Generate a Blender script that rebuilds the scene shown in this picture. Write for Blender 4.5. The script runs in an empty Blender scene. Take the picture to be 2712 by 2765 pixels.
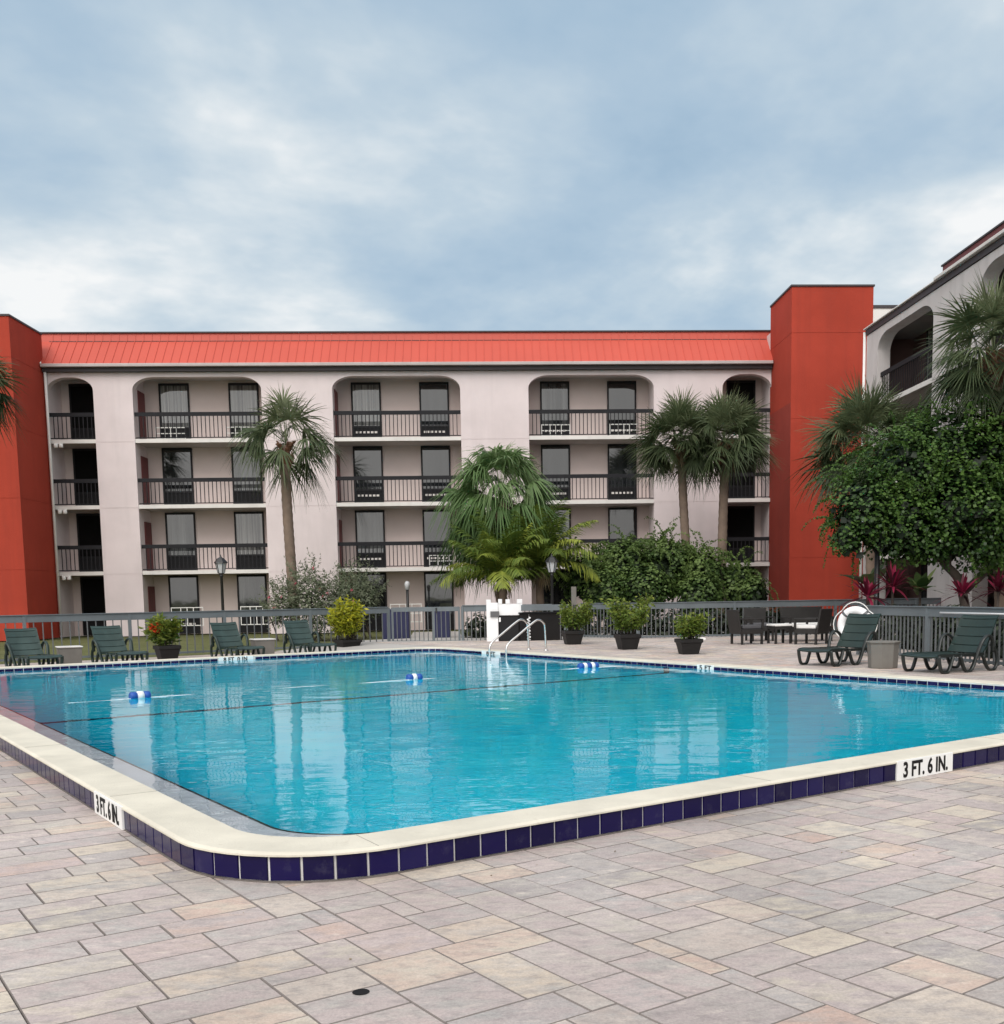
import bpy, math, random
from mathutils import Vector, Matrix
R = math.radians
rnd = random.Random(7)
scene = bpy.context.scene
col = scene.collection

# ------------------------------------------------------------------ camera (calibrated from the photograph's vanishing points)
EYE = 1.5
CR = Vector((0.9985583705, -0.0515095783, -0.0150978140))
CD = Vector((-0.0204295249, -0.1046069421, -0.9943037877))
CF = Vector((0.0496368327, 0.9931788112, -0.1055084539))
FPX, CX, CY, PW, PH = 2871.5796, 1454.1048, 1905.5782, 2712.0, 2765.0
cd = bpy.data.cameras.new('camera')
cam = bpy.data.objects.new('camera', cd); col.objects.link(cam)
cam.matrix_world = Matrix(((CR.x, -CD.x, -CF.x, 0), (CR.y, -CD.y, -CF.y, 0), (CR.z, -CD.z, -CF.z, EYE), (0, 0, 0, 1)))
cd.sensor_fit = 'HORIZONTAL'; cd.sensor_width = 36
cd.lens = 36 * FPX / PW
cd.shift_x = (PW / 2 - CX) / PW
cd.shift_y = (CY - PH / 2) / PW
cd.clip_start = 0.05; cd.clip_end = 3000
scene.camera = cam

DK = 1.42437
def at(dx, dy, Y):
    "world point seen at (dx, dy) of the 1904 px wide photograph, at world depth Y"
    px, py = dx * DK, dy * DK
    d = CR * ((px - CX) / FPX) + CD * ((py - CY) / FPX) + CF
    t = Y / d.y
    return Vector((d.x * t, Y, EYE + d.z * t))

TH = 0.569673647
CA, SA = math.cos(TH), math.sin(TH)
def W(a, b, z=0.0):
    "pool frame (a along the near edge, b along the left edge) to world"
    return Vector((a * CA - b * SA, a * SA + b * CA, z))

# ------------------------------------------------------------------ materials
def new_mat(name):
    m = bpy.data.materials.new(name); m.use_nodes = True
    nt = m.node_tree
    b = nt.nodes['Principled BSDF']
    return m, nt, b
def N(nt, t, **kw):
    n = nt.nodes.new(t)
    for k, v in kw.items(): setattr(n, k, v)
    return n
def ramp(nt, stops, interp='LINEAR'):
    n = N(nt, 'ShaderNodeValToRGB'); cr = n.color_ramp; cr.interpolation = interp
    while len(cr.elements) < len(stops): cr.elements.new(0.5)
    for e, (p, c) in zip(cr.elements, stops):
        e.position = p; e.color = (*c, 1) if len(c) == 3 else c
    return n
def mix(nt, fac, a, b, blend='MIX'):
    n = N(nt, 'ShaderNodeMix', data_type='RGBA', blend_type=blend)
    for s, v in ((n.inputs[0], fac), (n.inputs[6], a), (n.inputs[7], b)):
        if hasattr(v, 'node'): nt.links.new(v, s)
        else: s.default_value = v if not isinstance(v, tuple) else ((*v, 1) if len(v) == 3 else v)
    return n.outputs[2]
def noise(nt, scale, detail=4, rough=0.55, vec=None):
    n = N(nt, 'ShaderNodeTexNoise'); n.inputs['Scale'].default_value = scale
    n.inputs['Detail'].default_value = detail; n.inputs['Roughness'].default_value = rough
    if vec is not None: nt.links.new(vec, n.inputs['Vector'])
    return n.outputs[0]
def objco(nt, scale=(1, 1, 1)):
    g = N(nt, 'ShaderNodeNewGeometry'); mp = N(nt, 'ShaderNodeMapping'); mp.inputs['Scale'].default_value = scale
    nt.links.new(g.outputs['Position'], mp.inputs['Vector'])
    return mp.outputs[0]
def bump(nt, b, h, strength=0.3, dist=0.01):
    n = N(nt, 'ShaderNodeBump'); n.inputs['Strength'].default_value = strength; n.inputs['Distance'].default_value = dist
    nt.links.new(h, n.inputs['Height']); nt.links.new(n.outputs[0], b.inputs['Normal'])
def rmap(nt, v, lo, hi):
    n = N(nt, 'ShaderNodeMapRange'); n.inputs['From Min'].default_value = lo; n.inputs['From Max'].default_value = hi
    nt.links.new(v, n.inputs['Value']); return n.outputs[0]

def surface(name, c, rough=0.7, var=0.12, scale=3.0, fine=60, bstr=0.0, spec=0.5, metal=0.0, streak=0.0, dirt=None):
    m, nt, b = new_mat(name)
    co = objco(nt)
    f = rmap(nt, noise(nt, scale, 5, 0.6, co), 0.3, 0.7)
    dark = tuple(x * (1 - var) for x in c); lite = tuple(min(1, x * (1 + var * 0.7)) for x in c)
    out = mix(nt, f, dark, lite)
    f2 = noise(nt, fine, 3, 0.6, co)
    out = mix(nt, 0.25 * min(1, var * 4), out, mix(nt, f2, tuple(x * 0.75 for x in c), tuple(min(1, x * 1.2) for x in c)))
    if streak:
        s = rmap(nt, noise(nt, 1.0, 4, 0.6, objco(nt, (2.2, 2.2, 0.16))), 0.5, 0.75)
        mm = N(nt, 'ShaderNodeMath', operation='MULTIPLY'); mm.inputs[1].default_value = streak; nt.links.new(s, mm.inputs[0])
        out = mix(nt, mm.outputs[0], out, dirt or tuple(x * 0.55 for x in c))
    nt.links.new(out, b.inputs['Base Color'])
    b.inputs['Roughness'].default_value = rough; b.inputs['Metallic'].default_value = metal
    b.inputs['Specular IOR Level'].default_value = spec
    if bstr: bump(nt, b, f2, bstr, 0.01)
    return m

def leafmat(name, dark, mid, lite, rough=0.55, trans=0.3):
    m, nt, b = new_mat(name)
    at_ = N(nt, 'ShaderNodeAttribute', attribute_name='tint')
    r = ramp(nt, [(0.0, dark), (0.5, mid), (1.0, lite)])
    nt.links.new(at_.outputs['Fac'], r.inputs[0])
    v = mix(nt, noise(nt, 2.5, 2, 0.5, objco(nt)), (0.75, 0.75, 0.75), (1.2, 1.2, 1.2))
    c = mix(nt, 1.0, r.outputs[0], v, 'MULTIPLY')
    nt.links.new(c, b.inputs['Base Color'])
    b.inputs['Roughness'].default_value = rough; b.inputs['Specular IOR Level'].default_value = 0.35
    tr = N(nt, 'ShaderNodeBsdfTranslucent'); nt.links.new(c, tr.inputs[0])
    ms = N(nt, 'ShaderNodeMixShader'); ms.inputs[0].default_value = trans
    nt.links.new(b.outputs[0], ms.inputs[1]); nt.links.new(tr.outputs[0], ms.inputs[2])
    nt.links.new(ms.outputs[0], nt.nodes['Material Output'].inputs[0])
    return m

M = {}
M['stucco'] = surface('pale_stucco', (0.70, 0.615, 0.615), 0.9, 0.08, 0.7, 45, 0.35, 0.2, streak=0.14)
M['wingstucco'] = surface('grey_stucco', (0.60, 0.56, 0.55), 0.9, 0.10, 0.7, 45, 0.35, 0.2, streak=0.5, dirt=(0.36, 0.34, 0.33))
M['recess'] = surface('recess_paint', (0.64, 0.54, 0.515), 0.9, 0.06, 0.8, 40, 0.2, 0.2)
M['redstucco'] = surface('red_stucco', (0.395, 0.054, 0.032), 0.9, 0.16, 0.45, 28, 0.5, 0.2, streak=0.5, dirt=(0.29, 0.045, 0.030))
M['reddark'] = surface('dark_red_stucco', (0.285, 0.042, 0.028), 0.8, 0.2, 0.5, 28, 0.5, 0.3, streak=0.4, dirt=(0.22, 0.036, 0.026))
M['roof'] = surface('red_metal_roof', (0.50, 0.078, 0.050), 0.55, 0.06, 0.35, 14, 0.0, 0.4, streak=0.15, dirt=(0.40, 0.065, 0.045))
M['white'] = surface('white_paint', (0.78, 0.77, 0.74), 0.6, 0.05, 2, 40, 0.0, 0.4)
M['slabedge'] = surface('slab_paint', (0.72, 0.69, 0.66), 0.8, 0.08, 2, 40, 0.0, 0.3, streak=0.2)
M['gutter'] = surface('gutter_paint', (0.46, 0.41, 0.40), 0.7, 0.12, 1, 30, streak=.2)
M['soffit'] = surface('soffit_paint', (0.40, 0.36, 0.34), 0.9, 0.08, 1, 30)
M['dark'] = surface('dark_trim', (0.045, 0.038, 0.042), 0.6, 0.15, 3, 30)
M['railing'] = surface('railing_paint', (0.020, 0.020, 0.023), 0.7, 0.2, 3, 30, spec=.2)
M['frame'] = surface('dark_frame', (0.012, 0.012, 0.014), 0.6, 0.2, 3, 30, spec=.25)
M['maroon'] = surface('maroon_door', (0.13, 0.02, 0.022), 0.5, 0.1, 3, 30)
M['fence'] = surface('grey_fence_paint', (0.13, 0.152, 0.165), 0.5, 0.16, 1.5, 30, 0.0, 0.4, streak=0.3)
M['picket'] = surface('picket_metal', (0.115, 0.125, 0.13), 0.5, 0.15, 2, 30, 0.0, 0.4)
M['coping_joint'] = surface('coping_joint', (0.30, 0.28, 0.24), 0.9, 0.2, 5, 60)
M['coping'] = surface('coping_concrete', (0.64, 0.598, 0.50), 0.85, 0.15, 2.2, 60, 0.4, 0.25, streak=0.0)
def stain(m):
    nt = m.node_tree; b = nt.nodes['Principled BSDF']; src = b.inputs['Base Color'].links[0].from_socket
    f = rmap(nt, noise(nt, 5.5, 6, 0.75, objco(nt)), 0.60, 0.74); k = N(nt, 'ShaderNodeMath', operation='MULTIPLY'); k.inputs[1].default_value = 0.45; nt.links.new(f, k.inputs[0])
    c = mix(nt, k.outputs[0], src, (0.38, 0.32, 0.24)); nt.links.new(c, b.inputs['Base Color'])
stain(M['coping'])
M['grout'] = surface('grout', (0.66, 0.65, 0.63), 0.9, 0.2, 5, 60)
M['sign'] = surface('marker_plate', (0.82, 0.82, 0.80), 0.35, 0.05, 4, 50)
M['black'] = surface('black_print', (0.010, 0.009, 0.009), 0.7, 0.2, 5, 50, spec=.2)
M['chrome'] = surface('stainless_steel', (0.72, 0.72, 0.71), 0.18, 0.05, 5, 60, metal=1.0)
M['green'] = surface('green_resin', (0.030, 0.055, 0.050), 0.42, 0.18, 3, 40, 0.0, 0.45, streak=0.3, dirt=(0.09, 0.14, 0.13))
M['darkgreen'] = surface('dark_green_resin', (0.012, 0.027, 0.023), 0.42, 0.2, 3, 40, 0.0, 0.45, streak=0.2, dirt=(0.035, 0.06, 0.052))
M['frameblack'] = surface('black_resin', (0.012, 0.016, 0.015), 0.4, 0.2, 3, 40)
M['tablegrey'] = surface('grey_side_table', (0.17, 0.16, 0.145), 0.75, 0.15, 3, 40, 0.2, 0.3, streak=0.25)
M['tabletop'] = surface('pale_table_top', (0.62, 0.61, 0.59), 0.6, 0.1, 3, 40)
M['pot'] = surface('dark_pot', (0.014, 0.013, 0.013), 0.6, 0.25, 4, 40, spec=.3)
M['wingdark'] = surface('dark_corridor_wall', (0.10, 0.055, 0.05), 0.8, 0.2, 1, 30)  # even dark red-brown for the corridor walls behind the wing arches
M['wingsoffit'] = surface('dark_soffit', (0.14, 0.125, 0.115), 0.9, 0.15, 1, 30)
M['wingroof'] = surface('maroon_roof_edge', (0.15, 0.035, 0.035), 0.6, 0.12, 1, 30)
M['void'] = surface('unlit_doorway', (0.006, 0.006, 0.006), 0.9, 0.2, 1, 30, spec=.1)
M['wicker'] = surface('dark_wicker', (0.016, 0.014, 0.013), 0.6, 0.3, 5, 90, 0.6)
M['cushgrey'] = surface('grey_cushion', (0.085, 0.085, 0.092), 0.9, 0.1, 4, 60, 0.3)
M['cushwhite'] = surface('white_cushion', (0.80, 0.79, 0.77), 0.9, 0.05, 4, 60, 0.2)
M['blue'] = surface('blue_foam', (0.012, 0.08, 0.36), 0.45, 0.15, 6, 50)
M['whiteplastic'] = surface('white_plastic', (0.82, 0.83, 0.84), 0.4, 0.04, 4, 50)
M['lampblack'] = surface('lamp_black', (0.014, 0.014, 0.015), 0.45, 0.2, 4, 40)
M['concrete'] = surface('concrete', (0.42, 0.40, 0.38), 0.85, 0.12, 1.0, 40, 0.2, 0.3)
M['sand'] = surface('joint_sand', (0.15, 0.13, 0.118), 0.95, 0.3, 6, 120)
M['soil'] = surface('mulch', (0.055, 0.042, 0.03), 0.95, 0.35, 2.5, 60, 0.6)
M['bark'] = surface('bark', (0.075, 0.058, 0.048), 0.9, 0.3, 4, 30, 0.6)
M['palmbark'] = surface('palm_bark', (0.20, 0.145, 0.11), 0.9, 0.3, 3, 24, 0.6)
M['boots'] = surface('palm_boots', (0.16, 0.075, 0.04), 0.9, 0.4, 6, 40, 0.5)
M['thatch'] = leafmat('dry_thatch', (0.13, 0.085, 0.045), (0.27, 0.20, 0.12), (0.42, 0.35, 0.24), 0.8, 0.15)
M['navy_bin'] = surface('navy_plastic', (0.012, 0.014, 0.06), 0.5, 0.2, 4, 40)
M['greybox'] = surface('grey_plastic', (0.11, 0.11, 0.115), 0.5, 0.15, 5, 50)
M['alum'] = surface('aluminium', (0.55, 0.56, 0.56), 0.35, 0.06, 5, 50, metal=0.9)

def tile_mat():
    m, nt, b = new_mat('navy_tile')
    a = N(nt, 'ShaderNodeAttribute', attribute_name='tint')
    c = ramp(nt, [(0, (0.005, 0.003, 0.036)), (0.6, (0.007, 0.004, 0.052)), (1, (0.011, 0.008, 0.066))])
    nt.links.new(a.outputs['Fac'], c.inputs[0])
    n = rmap(nt, noise(nt, 9, 5, 0.7, objco(nt)), 0.55, 0.9)
    mm = N(nt, 'ShaderNodeMath', operation='MULTIPLY'); mm.inputs[1].default_value = 0.10; nt.links.new(n, mm.inputs[0])
    nt.links.new(mix(nt, mm.outputs[0], c.outputs[0], (0.35, 0.34, 0.38)), b.inputs['Base Color'])
    b.inputs['Roughness'].default_value = 0.2; b.inputs['Specular IOR Level'].default_value = 0.22
    bump(nt, b, noise(nt, 14, 2, 0.5, objco(nt)), 0.12, 0.01)
    return m
M['tile'] = tile_mat()

def paver_mat(gain=1.0):
    m, nt, b = new_mat('concrete_pavers')
    a = N(nt, 'ShaderNodeAttribute', attribute_name='tint')
    base = ramp(nt, [(0.0, (0.25, 0.235, 0.235)), (0.10, (0.34, 0.295, 0.29)), (0.26, (0.42, 0.335, 0.32)), (0.40, (0.37, 0.315, 0.305)), (0.54, (0.43, 0.355, 0.345)),
                     (0.64, (0.31, 0.305, 0.295)), (0.74, (0.44, 0.375, 0.335)), (0.86, (0.52, 0.45, 0.35)), (0.95, (0.45, 0.30, 0.245)), (1.0, (0.55, 0.49, 0.39))])
    nt.links.new(a.outputs['Fac'], base.inputs[0])
    # every paver carries its own swirl of a second pigment
    vp = N(nt, 'ShaderNodeVectorMath', operation='ADD')
    sc = N(nt, 'ShaderNodeVectorMath', operation='SCALE'); sc.inputs['Scale'].default_value = 37.0
    cmb = N(nt, 'ShaderNodeCombineXYZ')
    for i in range(3): nt.links.new(a.outputs['Fac'], cmb.inputs[i])
    nt.links.new(cmb.outputs[0], sc.inputs[0])
    g = N(nt, 'ShaderNodeNewGeometry'); mp = N(nt, 'ShaderNodeMapping')
    mp.inputs['Rotation'].default_value = (0, 0, -TH); mp.inputs['Scale'].default_value = (1.0, 1.9, 1.0)
    nt.links.new(g.outputs['Position'], mp.inputs['Vector'])
    nt.links.new(mp.outputs[0], vp.inputs[0]); nt.links.new(sc.outputs[0], vp.inputs[1])
    n1 = rmap(nt, noise(nt, 4.6, 5, 0.65, vp.outputs[0]), 0.42, 0.66)
    a2 = N(nt, 'ShaderNodeMath', operation='MULTIPLY'); a2.inputs[1].default_value = 7.31; nt.links.new(a.outputs['Fac'], a2.inputs[0])
    fr = N(nt, 'ShaderNodeMath', operation='FRACT'); nt.links.new(a2.outputs[0], fr.inputs[0])
    sec = ramp(nt, [(0, (0.51, 0.455, 0.35)), (0.35, (0.32, 0.32, 0.31)), (0.6, (0.48, 0.42, 0.365)), (0.8, (0.27, 0.285, 0.28)), (1, (0.48, 0.33, 0.265))])
    nt.links.new(fr.outputs[0], sec.inputs[0])
    f = N(nt, 'ShaderNodeMath', operation='MULTIPLY'); f.inputs[1].default_value = 0.92; nt.links.new(n1, f.inputs[0])
    c = mix(nt, f.outputs[0], base.outputs[0], sec.outputs[0])
    speck = rmap(nt, noise(nt, 75, 4, 0.8, objco(nt)), 0.3, 0.7)
    c = mix(nt, 0.30, c, mix(nt, speck, (0.12, 0.105, 0.10), (0.62, 0.55, 0.51)))
    n3 = rmap(nt, noise(nt, 11, 6, 0.75, vp.outputs[0]), 0.48, 0.68)
    f3 = N(nt, 'ShaderNodeMath', operation='MULTIPLY'); f3.inputs[1].default_value = 0.60; nt.links.new(n3, f3.inputs[0])
    c = mix(nt, f3.outputs[0], c, (0.20, 0.178, 0.176))
    n4 = rmap(nt, noise(nt, 9, 5, 0.7, sc.outputs[0] if False else mp.outputs[0]), 0.56, 0.74)
    f4 = N(nt, 'ShaderNodeMath', operation='MULTIPLY'); f4.inputs[1].default_value = 0.62; nt.links.new(n4, f4.inputs[0])
    c = mix(nt, f4.outputs[0], c, (0.60, 0.53, 0.465))
    st = rmap(nt, noise(nt, 0.55, 5, 0.6, objco(nt)), 0.35, 0.7)
    c = mix(nt, 1.0, c, mix(nt, st, tuple(gain * x for x in (0.80, 0.785, 0.775)), tuple(gain * x for x in (1.10, 1.09, 1.08))), 'MULTIPLY')
    lt_ = N(nt, 'ShaderNodeMath', operation='LESS_THAN'); lt_.inputs[1].default_value = -0.5; nt.links.new(a.outputs['Fac'], lt_.inputs[0])
    c = mix(nt, lt_.outputs[0], c, (0.25, 0.22, 0.205))
    nt.links.new(c, b.inputs['Base Color'])
    b.inputs['Roughness'].default_value = 0.72; b.inputs['Specular IOR Level'].default_value = 0.35
    bump(nt, b, noise(nt, 110, 3, 0.7, objco(nt)), 0.30, 0.004)
    return m
M['paver'] = paver_mat(1.27)
M['farpaver'] = paver_mat(1.38)

def glass_mat(name, base, curtain, amt, zs=(3, 3, 0.15)):
    m, nt, b = new_mat(name)
    n = rmap(nt, noise(nt, 1.2, 3, 0.5, objco(nt, zs)), 0.4, 0.65)
    mm = N(nt, 'ShaderNodeMath', operation='MULTIPLY'); mm.inputs[1].default_value = amt; nt.links.new(n, mm.inputs[0])
    nt.links.new(mix(nt, mm.outputs[0], base, curtain), b.inputs['Base Color'])
    b.inputs['Roughness'].default_value = 0.03; b.inputs['IOR'].default_value = 1.9
    bump(nt, b, noise(nt, 1.3, 2, 0.5, objco(nt)), 0.05, 0.02)
    return m
M['glass'] = [glass_mat('dark_glass', (0.012, 0.014, 0.016), (0.05, 0.055, 0.058), 0.5),
              glass_mat('curtain_glass', (0.02, 0.023, 0.024), (0.115, 0.12, 0.12), 0.9),
              glass_mat('plain_glass', (0.010, 0.011, 0.012), (0.03, 0.03, 0.03), 0.6),
              glass_mat('bright_curtain_glass', (0.05, 0.052, 0.052), (0.24, 0.24, 0.23), 1.0, (9, 9, 0.1))]
M['lampglass'] = surface('frosted_lamp_glass', (0.50, 0.51, 0.52), 0.3, 0.1, 5, 50)

def lawn_mat():
    m, nt, b = new_mat('lawn_grass')
    c = ramp(nt, [(0.25, (0.060, 0.070, 0.018)), (0.5, (0.10, 0.11, 0.03)), (0.75, (0.16, 0.16, 0.06))])
    nt.links.new(noise(nt, 1.2, 8, 0.75, objco(nt)), c.inputs[0])
    nt.links.new(c.outputs[0], b.inputs['Base Color']); b.inputs['Roughness'].default_value = 0.95
    bump(nt, b, noise(nt, 40, 3, 0.7, objco(nt)), 0.8, 0.03)
    return m
M['lawn'] = lawn_mat()

def plaster_mat():
    m, nt, b = new_mat('blue_pool_plaster')
    n = rmap(nt, noise(nt, 0.45, 4, 0.6, objco(nt)), 0.3, 0.7)
    c = mix(nt, n, (0.006, 0.64, 0.88), (0.025, 0.79, 0.96))
    n2 = rmap(nt, noise(nt, 3.0, 4, 0.6, objco(nt)), 0.35, 0.75)
    c = mix(nt, 0.25, c, mix(nt, n2, (0.006, 0.56, 0.86), (0.05, 0.84, 0.98)))
    nt.links.new(c, b.inputs['Base Color']); b.inputs['Roughness'].default_value = 0.9
    b.inputs['Specular IOR Level'].default_value = 0.0
    return m
M['plaster'] = plaster_mat()
M['shelf'] = surface('pale_shelf_plaster', (0.66, 0.67, 0.72), 0.9, 0.12, 1.0, 30, 0, 0.0)
M['stripe'] = surface('dark_floor_tile', (0.006, 0.05, 0.10), 0.8, 0.1, 3, 30, 0, 0.0)

def water_mat():
    m, nt, b = new_mat('pool_water')
    nt.nodes.remove(b)
    g = N(nt, 'ShaderNodeBsdfGlass'); g.inputs['IOR'].default_value = 1.33; g.inputs['Roughness'].default_value = 0.0
    g.inputs['Color'].default_value = (0.93, 0.985, 1.0, 1)
    nt.links.new(g.outputs[0], nt.nodes['Material Output'].inputs[0])
    n1 = noise(nt, 1.0, 3, 0.5, objco(nt, (1.1, 1.9, 1)))
    n2 = noise(nt, 1.0, 2, 0.5, objco(nt, (4.5, 7.5, 1)))
    patch = rmap(nt, noise(nt, 0.22, 2, 0.5, objco(nt)), 0.42, 0.68)
    m1 = N(nt, 'ShaderNodeMath', operation='MULTIPLY'); m1.inputs[1].default_value = 0.55
    nt.links.new(n2, m1.inputs[0])
    m2 = N(nt, 'ShaderNodeMath', operation='MULTIPLY'); nt.links.new(m1.outputs[0], m2.inputs[0]); nt.links.new(patch, m2.inputs[1])
    ad = N(nt, 'ShaderNodeMath', operation='ADD'); nt.links.new(n1, ad.inputs[0]); nt.links.new(m2.outputs[0], ad.inputs[1])
    bp = N(nt, 'ShaderNodeBump'); bp.inputs['Strength'].default_value = 0.25; bp.inputs['Distance'].default_value = 0.035
    nt.links.new(ad.outputs[0], bp.inputs['Height']); nt.links.new(bp.outputs[0], g.inputs['Normal'])
    return m
M['water'] = water_mat()

M['fan'] = leafmat('fan_palm_leaf', (0.022, 0.034, 0.014), (0.085, 0.118, 0.052), (0.20, 0.23, 0.125))
M['fanlight'] = leafmat('weeping_palm_leaf', (0.025, 0.055, 0.012), (0.085, 0.16, 0.045), (0.21, 0.28, 0.13))
M['feather'] = leafmat('feather_palm_leaf', (0.035, 0.065, 0.010), (0.12, 0.18, 0.028), (0.31, 0.35, 0.055))
M['bush'] = leafmat('dark_bush_leaf', (0.008, 0.019, 0.004), (0.042, 0.085, 0.016), (0.15, 0.22, 0.06))
M['tree'] = leafmat('glossy_tree_leaf', (0.005, 0.015, 0.003), (0.026, 0.068, 0.012), (0.095, 0.175, 0.034), 0.45)
M['oleander'] = leafmat('oleander_leaf', (0.045, 0.065, 0.035), (0.13, 0.16, 0.095), (0.26, 0.28, 0.19))
M['lime'] = leafmat('lime_leaf', (0.08, 0.10, 0.008), (0.28, 0.31, 0.02), (0.55, 0.50, 0.03))
M['potleaf'] = leafmat('potted_leaf', (0.03, 0.06, 0.008), (0.105, 0.165, 0.022), (0.25, 0.29, 0.05))
M['flowerleaf'] = leafmat('flower_plant_leaf', (0.03, 0.06, 0.008), (0.10, 0.15, 0.02), (0.24, 0.26, 0.03))
M['cordyline'] = leafmat('red_cordyline_leaf', (0.03, 0.005, 0.010), (0.12, 0.008, 0.026), (0.30, 0.02, 0.065))
M['broad'] = leafmat('broad_leaf', (0.02, 0.045, 0.012), (0.07, 0.12, 0.035), (0.17, 0.22, 0.08))
M['hedge'] = leafmat('dark_ground_leaf', (0.006, 0.012, 0.006), (0.02, 0.03, 0.016), (0.05, 0.065, 0.035))
M['orange'] = leafmat('orange_petal', (0.55, 0.06, 0.015), (0.75, 0.10, 0.03), (0.85, 0.2, 0.08))
M['pink'] = leafmat('pink_petal', (0.45, 0.10, 0.14), (0.6, 0.16, 0.2), (0.7, 0.35, 0.38))
M['whitepetal'] = leafmat('white_petal', (0.6, 0.6, 0.55), (0.75, 0.75, 0.7), (0.85, 0.85, 0.8))

# ------------------------------------------------------------------ mesh builder and object helpers
FRAMES = {}
class MB:
    def __init__(s): s.v = []; s.f = []; s.t = []; s.sm = []
    def face(s, pts, t=0.5, smooth=False):
        i = len(s.v); s.v += [tuple(p) for p in pts]; s.f.append(tuple(range(i, i + len(pts)))); s.t.append(t); s.sm.append(smooth)
    def box(s, x0, y0, z0, x1, y1, z1, t=0.5):
        i = len(s.v)
        s.v += [(x0, y0, z0), (x1, y0, z0), (x1, y1, z0), (x0, y1, z0), (x0, y0, z1), (x1, y0, z1), (x1, y1, z1), (x0, y1, z1)]
        for q in ((0, 3, 2, 1), (4, 5, 6, 7), (0, 1, 5, 4), (1, 2, 6, 5), (2, 3, 7, 6), (3, 0, 4, 7)):
            s.f.append(tuple(i + k for k in q)); s.t.append(t); s.sm.append(False)
    def beam(s, p, q, w, h, t=0.5, up=(0, 0, 1)):
        "box of width w (sideways) and height h (along up) from p to q"
        p, q = Vector(p), Vector(q); d = (q - p).normalized(); u = Vector(up)
        sd = d.cross(u)
        if sd.length < 1e-5: sd = d.cross(Vector((1, 0, 0)))
        sd.normalize(); u = sd.cross(d).normalized()
        i = len(s.v)
        for c in (p, q):
            for a, b in ((-1, -1), (1, -1), (1, 1), (-1, 1)):
                s.v.append(tuple(c + sd * (a * w / 2) + u * (b * h / 2)))
        for f in ((0, 1, 2, 3), (7, 6, 5, 4), (0, 4, 5, 1), (1, 5, 6, 2), (2, 6, 7, 3), (3, 7, 4, 0)):
            s.f.append(tuple(i + k for k in f)); s.t.append(t); s.sm.append(False)
    def tube(s, pts, r, n=8, t=0.5, cap=True, sy=1.0):
        pts = [Vector(p) for p in pts]; m = len(pts)
        rs = r if isinstance(r, (list, tuple)) else [r] * m
        i0 = len(s.v); prev = None
        for k, p in enumerate(pts):
            d = (pts[min(k + 1, m - 1)] - pts[max(k - 1, 0)]).normalized()
            if prev is None:
                a = d.cross(Vector((0, 0, 1)))
                if a.length < 0.05: a = d.cross(Vector((0, 1, 0)))
            else: a = prev - d * prev.dot(d)
            a.normalize(); b = d.cross(a); prev = a
            for j in range(n):
                an = 2 * math.pi * j / n
                s.v.append(tuple(p + a * (rs[k] * math.cos(an)) + b * (rs[k] * sy * math.sin(an))))
        for k in range(m - 1):
            for j in range(n):
                s.f.append((i0 + k * n + j, i0 + k * n + (j + 1) % n, i0 + (k + 1) * n + (j + 1) % n, i0 + (k + 1) * n + j)); s.t.append(t); s.sm.append(True)
        if cap:
            s.f.append(tuple(i0 + j for j in range(n - 1, -1, -1))); s.t.append(t); s.sm.append(False)
            s.f.append(tuple(i0 + (m - 1) * n + j for j in range(n))); s.t.append(t); s.sm.append(False)
    def lathe(s, prof, n=16, c=(0, 0, 0), t=0.5, rot=0.0, smooth=True):
        i0 = len(s.v)
        for r, z in prof:
            for j in range(n):
                an = 2 * math.pi * j / n + rot
                s.v.append((c[0] + r * math.cos(an), c[1] + r * math.sin(an), c[2] + z))
        for k in range(len(prof) - 1):
            for j in range(n):
                s.f.append((i0 + k * n + j, i0 + k * n + (j + 1) % n, i0 + (k + 1) * n + (j + 1) % n, i0 + (k + 1) * n + j)); s.t.append(t); s.sm.append(smooth)
        s.f.append(tuple(i0 + j for j in range(n - 1, -1, -1))); s.t.append(t); s.sm.append(False)
        k = len(prof) - 1
        s.f.append(tuple(i0 + k * n + j for j in range(n))); s.t.append(t); s.sm.append(False)
    def ribbon(s, pts, ws, side, t=0.5):
        "leaf strip: centre line pts, half widths ws, side vector"
        i = len(s.v); n = len(pts)
        for p, w in zip(pts, ws):
            s.v.append(tuple(p - side * w)); s.v.append(tuple(p + side * w))
        for k in range(n - 1):
            s.f.append((i + 2 * k, i + 2 * k + 1, i + 2 * k + 3, i + 2 * k + 2)); s.t.append(t); s.sm.append(False)
    def leaf(s, p, d, nrm, L, w, t=0.5):
        sd = d.cross(nrm)
        if sd.length < 1e-4: return
        sd.normalize()
        s.face((p, p + d * (L * 0.45) + sd * w, p + d * L, p + d * (L * 0.45) - sd * w), t)
    def build(s, name, mat, parent=None, bevel=0.0, world=True):
        "world=True: the verts are world coordinates and are brought into the parent's frame"
        vs = s.v
        if parent is not None and world and parent.name in FRAMES:
            inv = FRAMES[parent.name].inverted(); vs = [tuple(inv @ Vector(v)) for v in vs]
        me = bpy.data.meshes.new(name); me.from_pydata(vs, [], s.f)
        a = me.attributes.new('tint', 'FLOAT', 'FACE'); a.data.foreach_set('value', s.t)
        me.polygons.foreach_set('use_smooth', s.sm)
        for mm in (mat if isinstance(mat, (list, tuple)) else [mat]): me.materials.append(mm)
        me.update()
        o = bpy.data.objects.new(name, me); col.objects.link(o)
        if parent is not None: o.parent = parent; FRAMES[o.name] = FRAMES.get(parent.name, Matrix())
        if bevel:
            bv = o.modifiers.new('bevel', 'BEVEL'); bv.width = bevel; bv.segments = 2; bv.limit_method = 'ANGLE'
        return o

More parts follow.
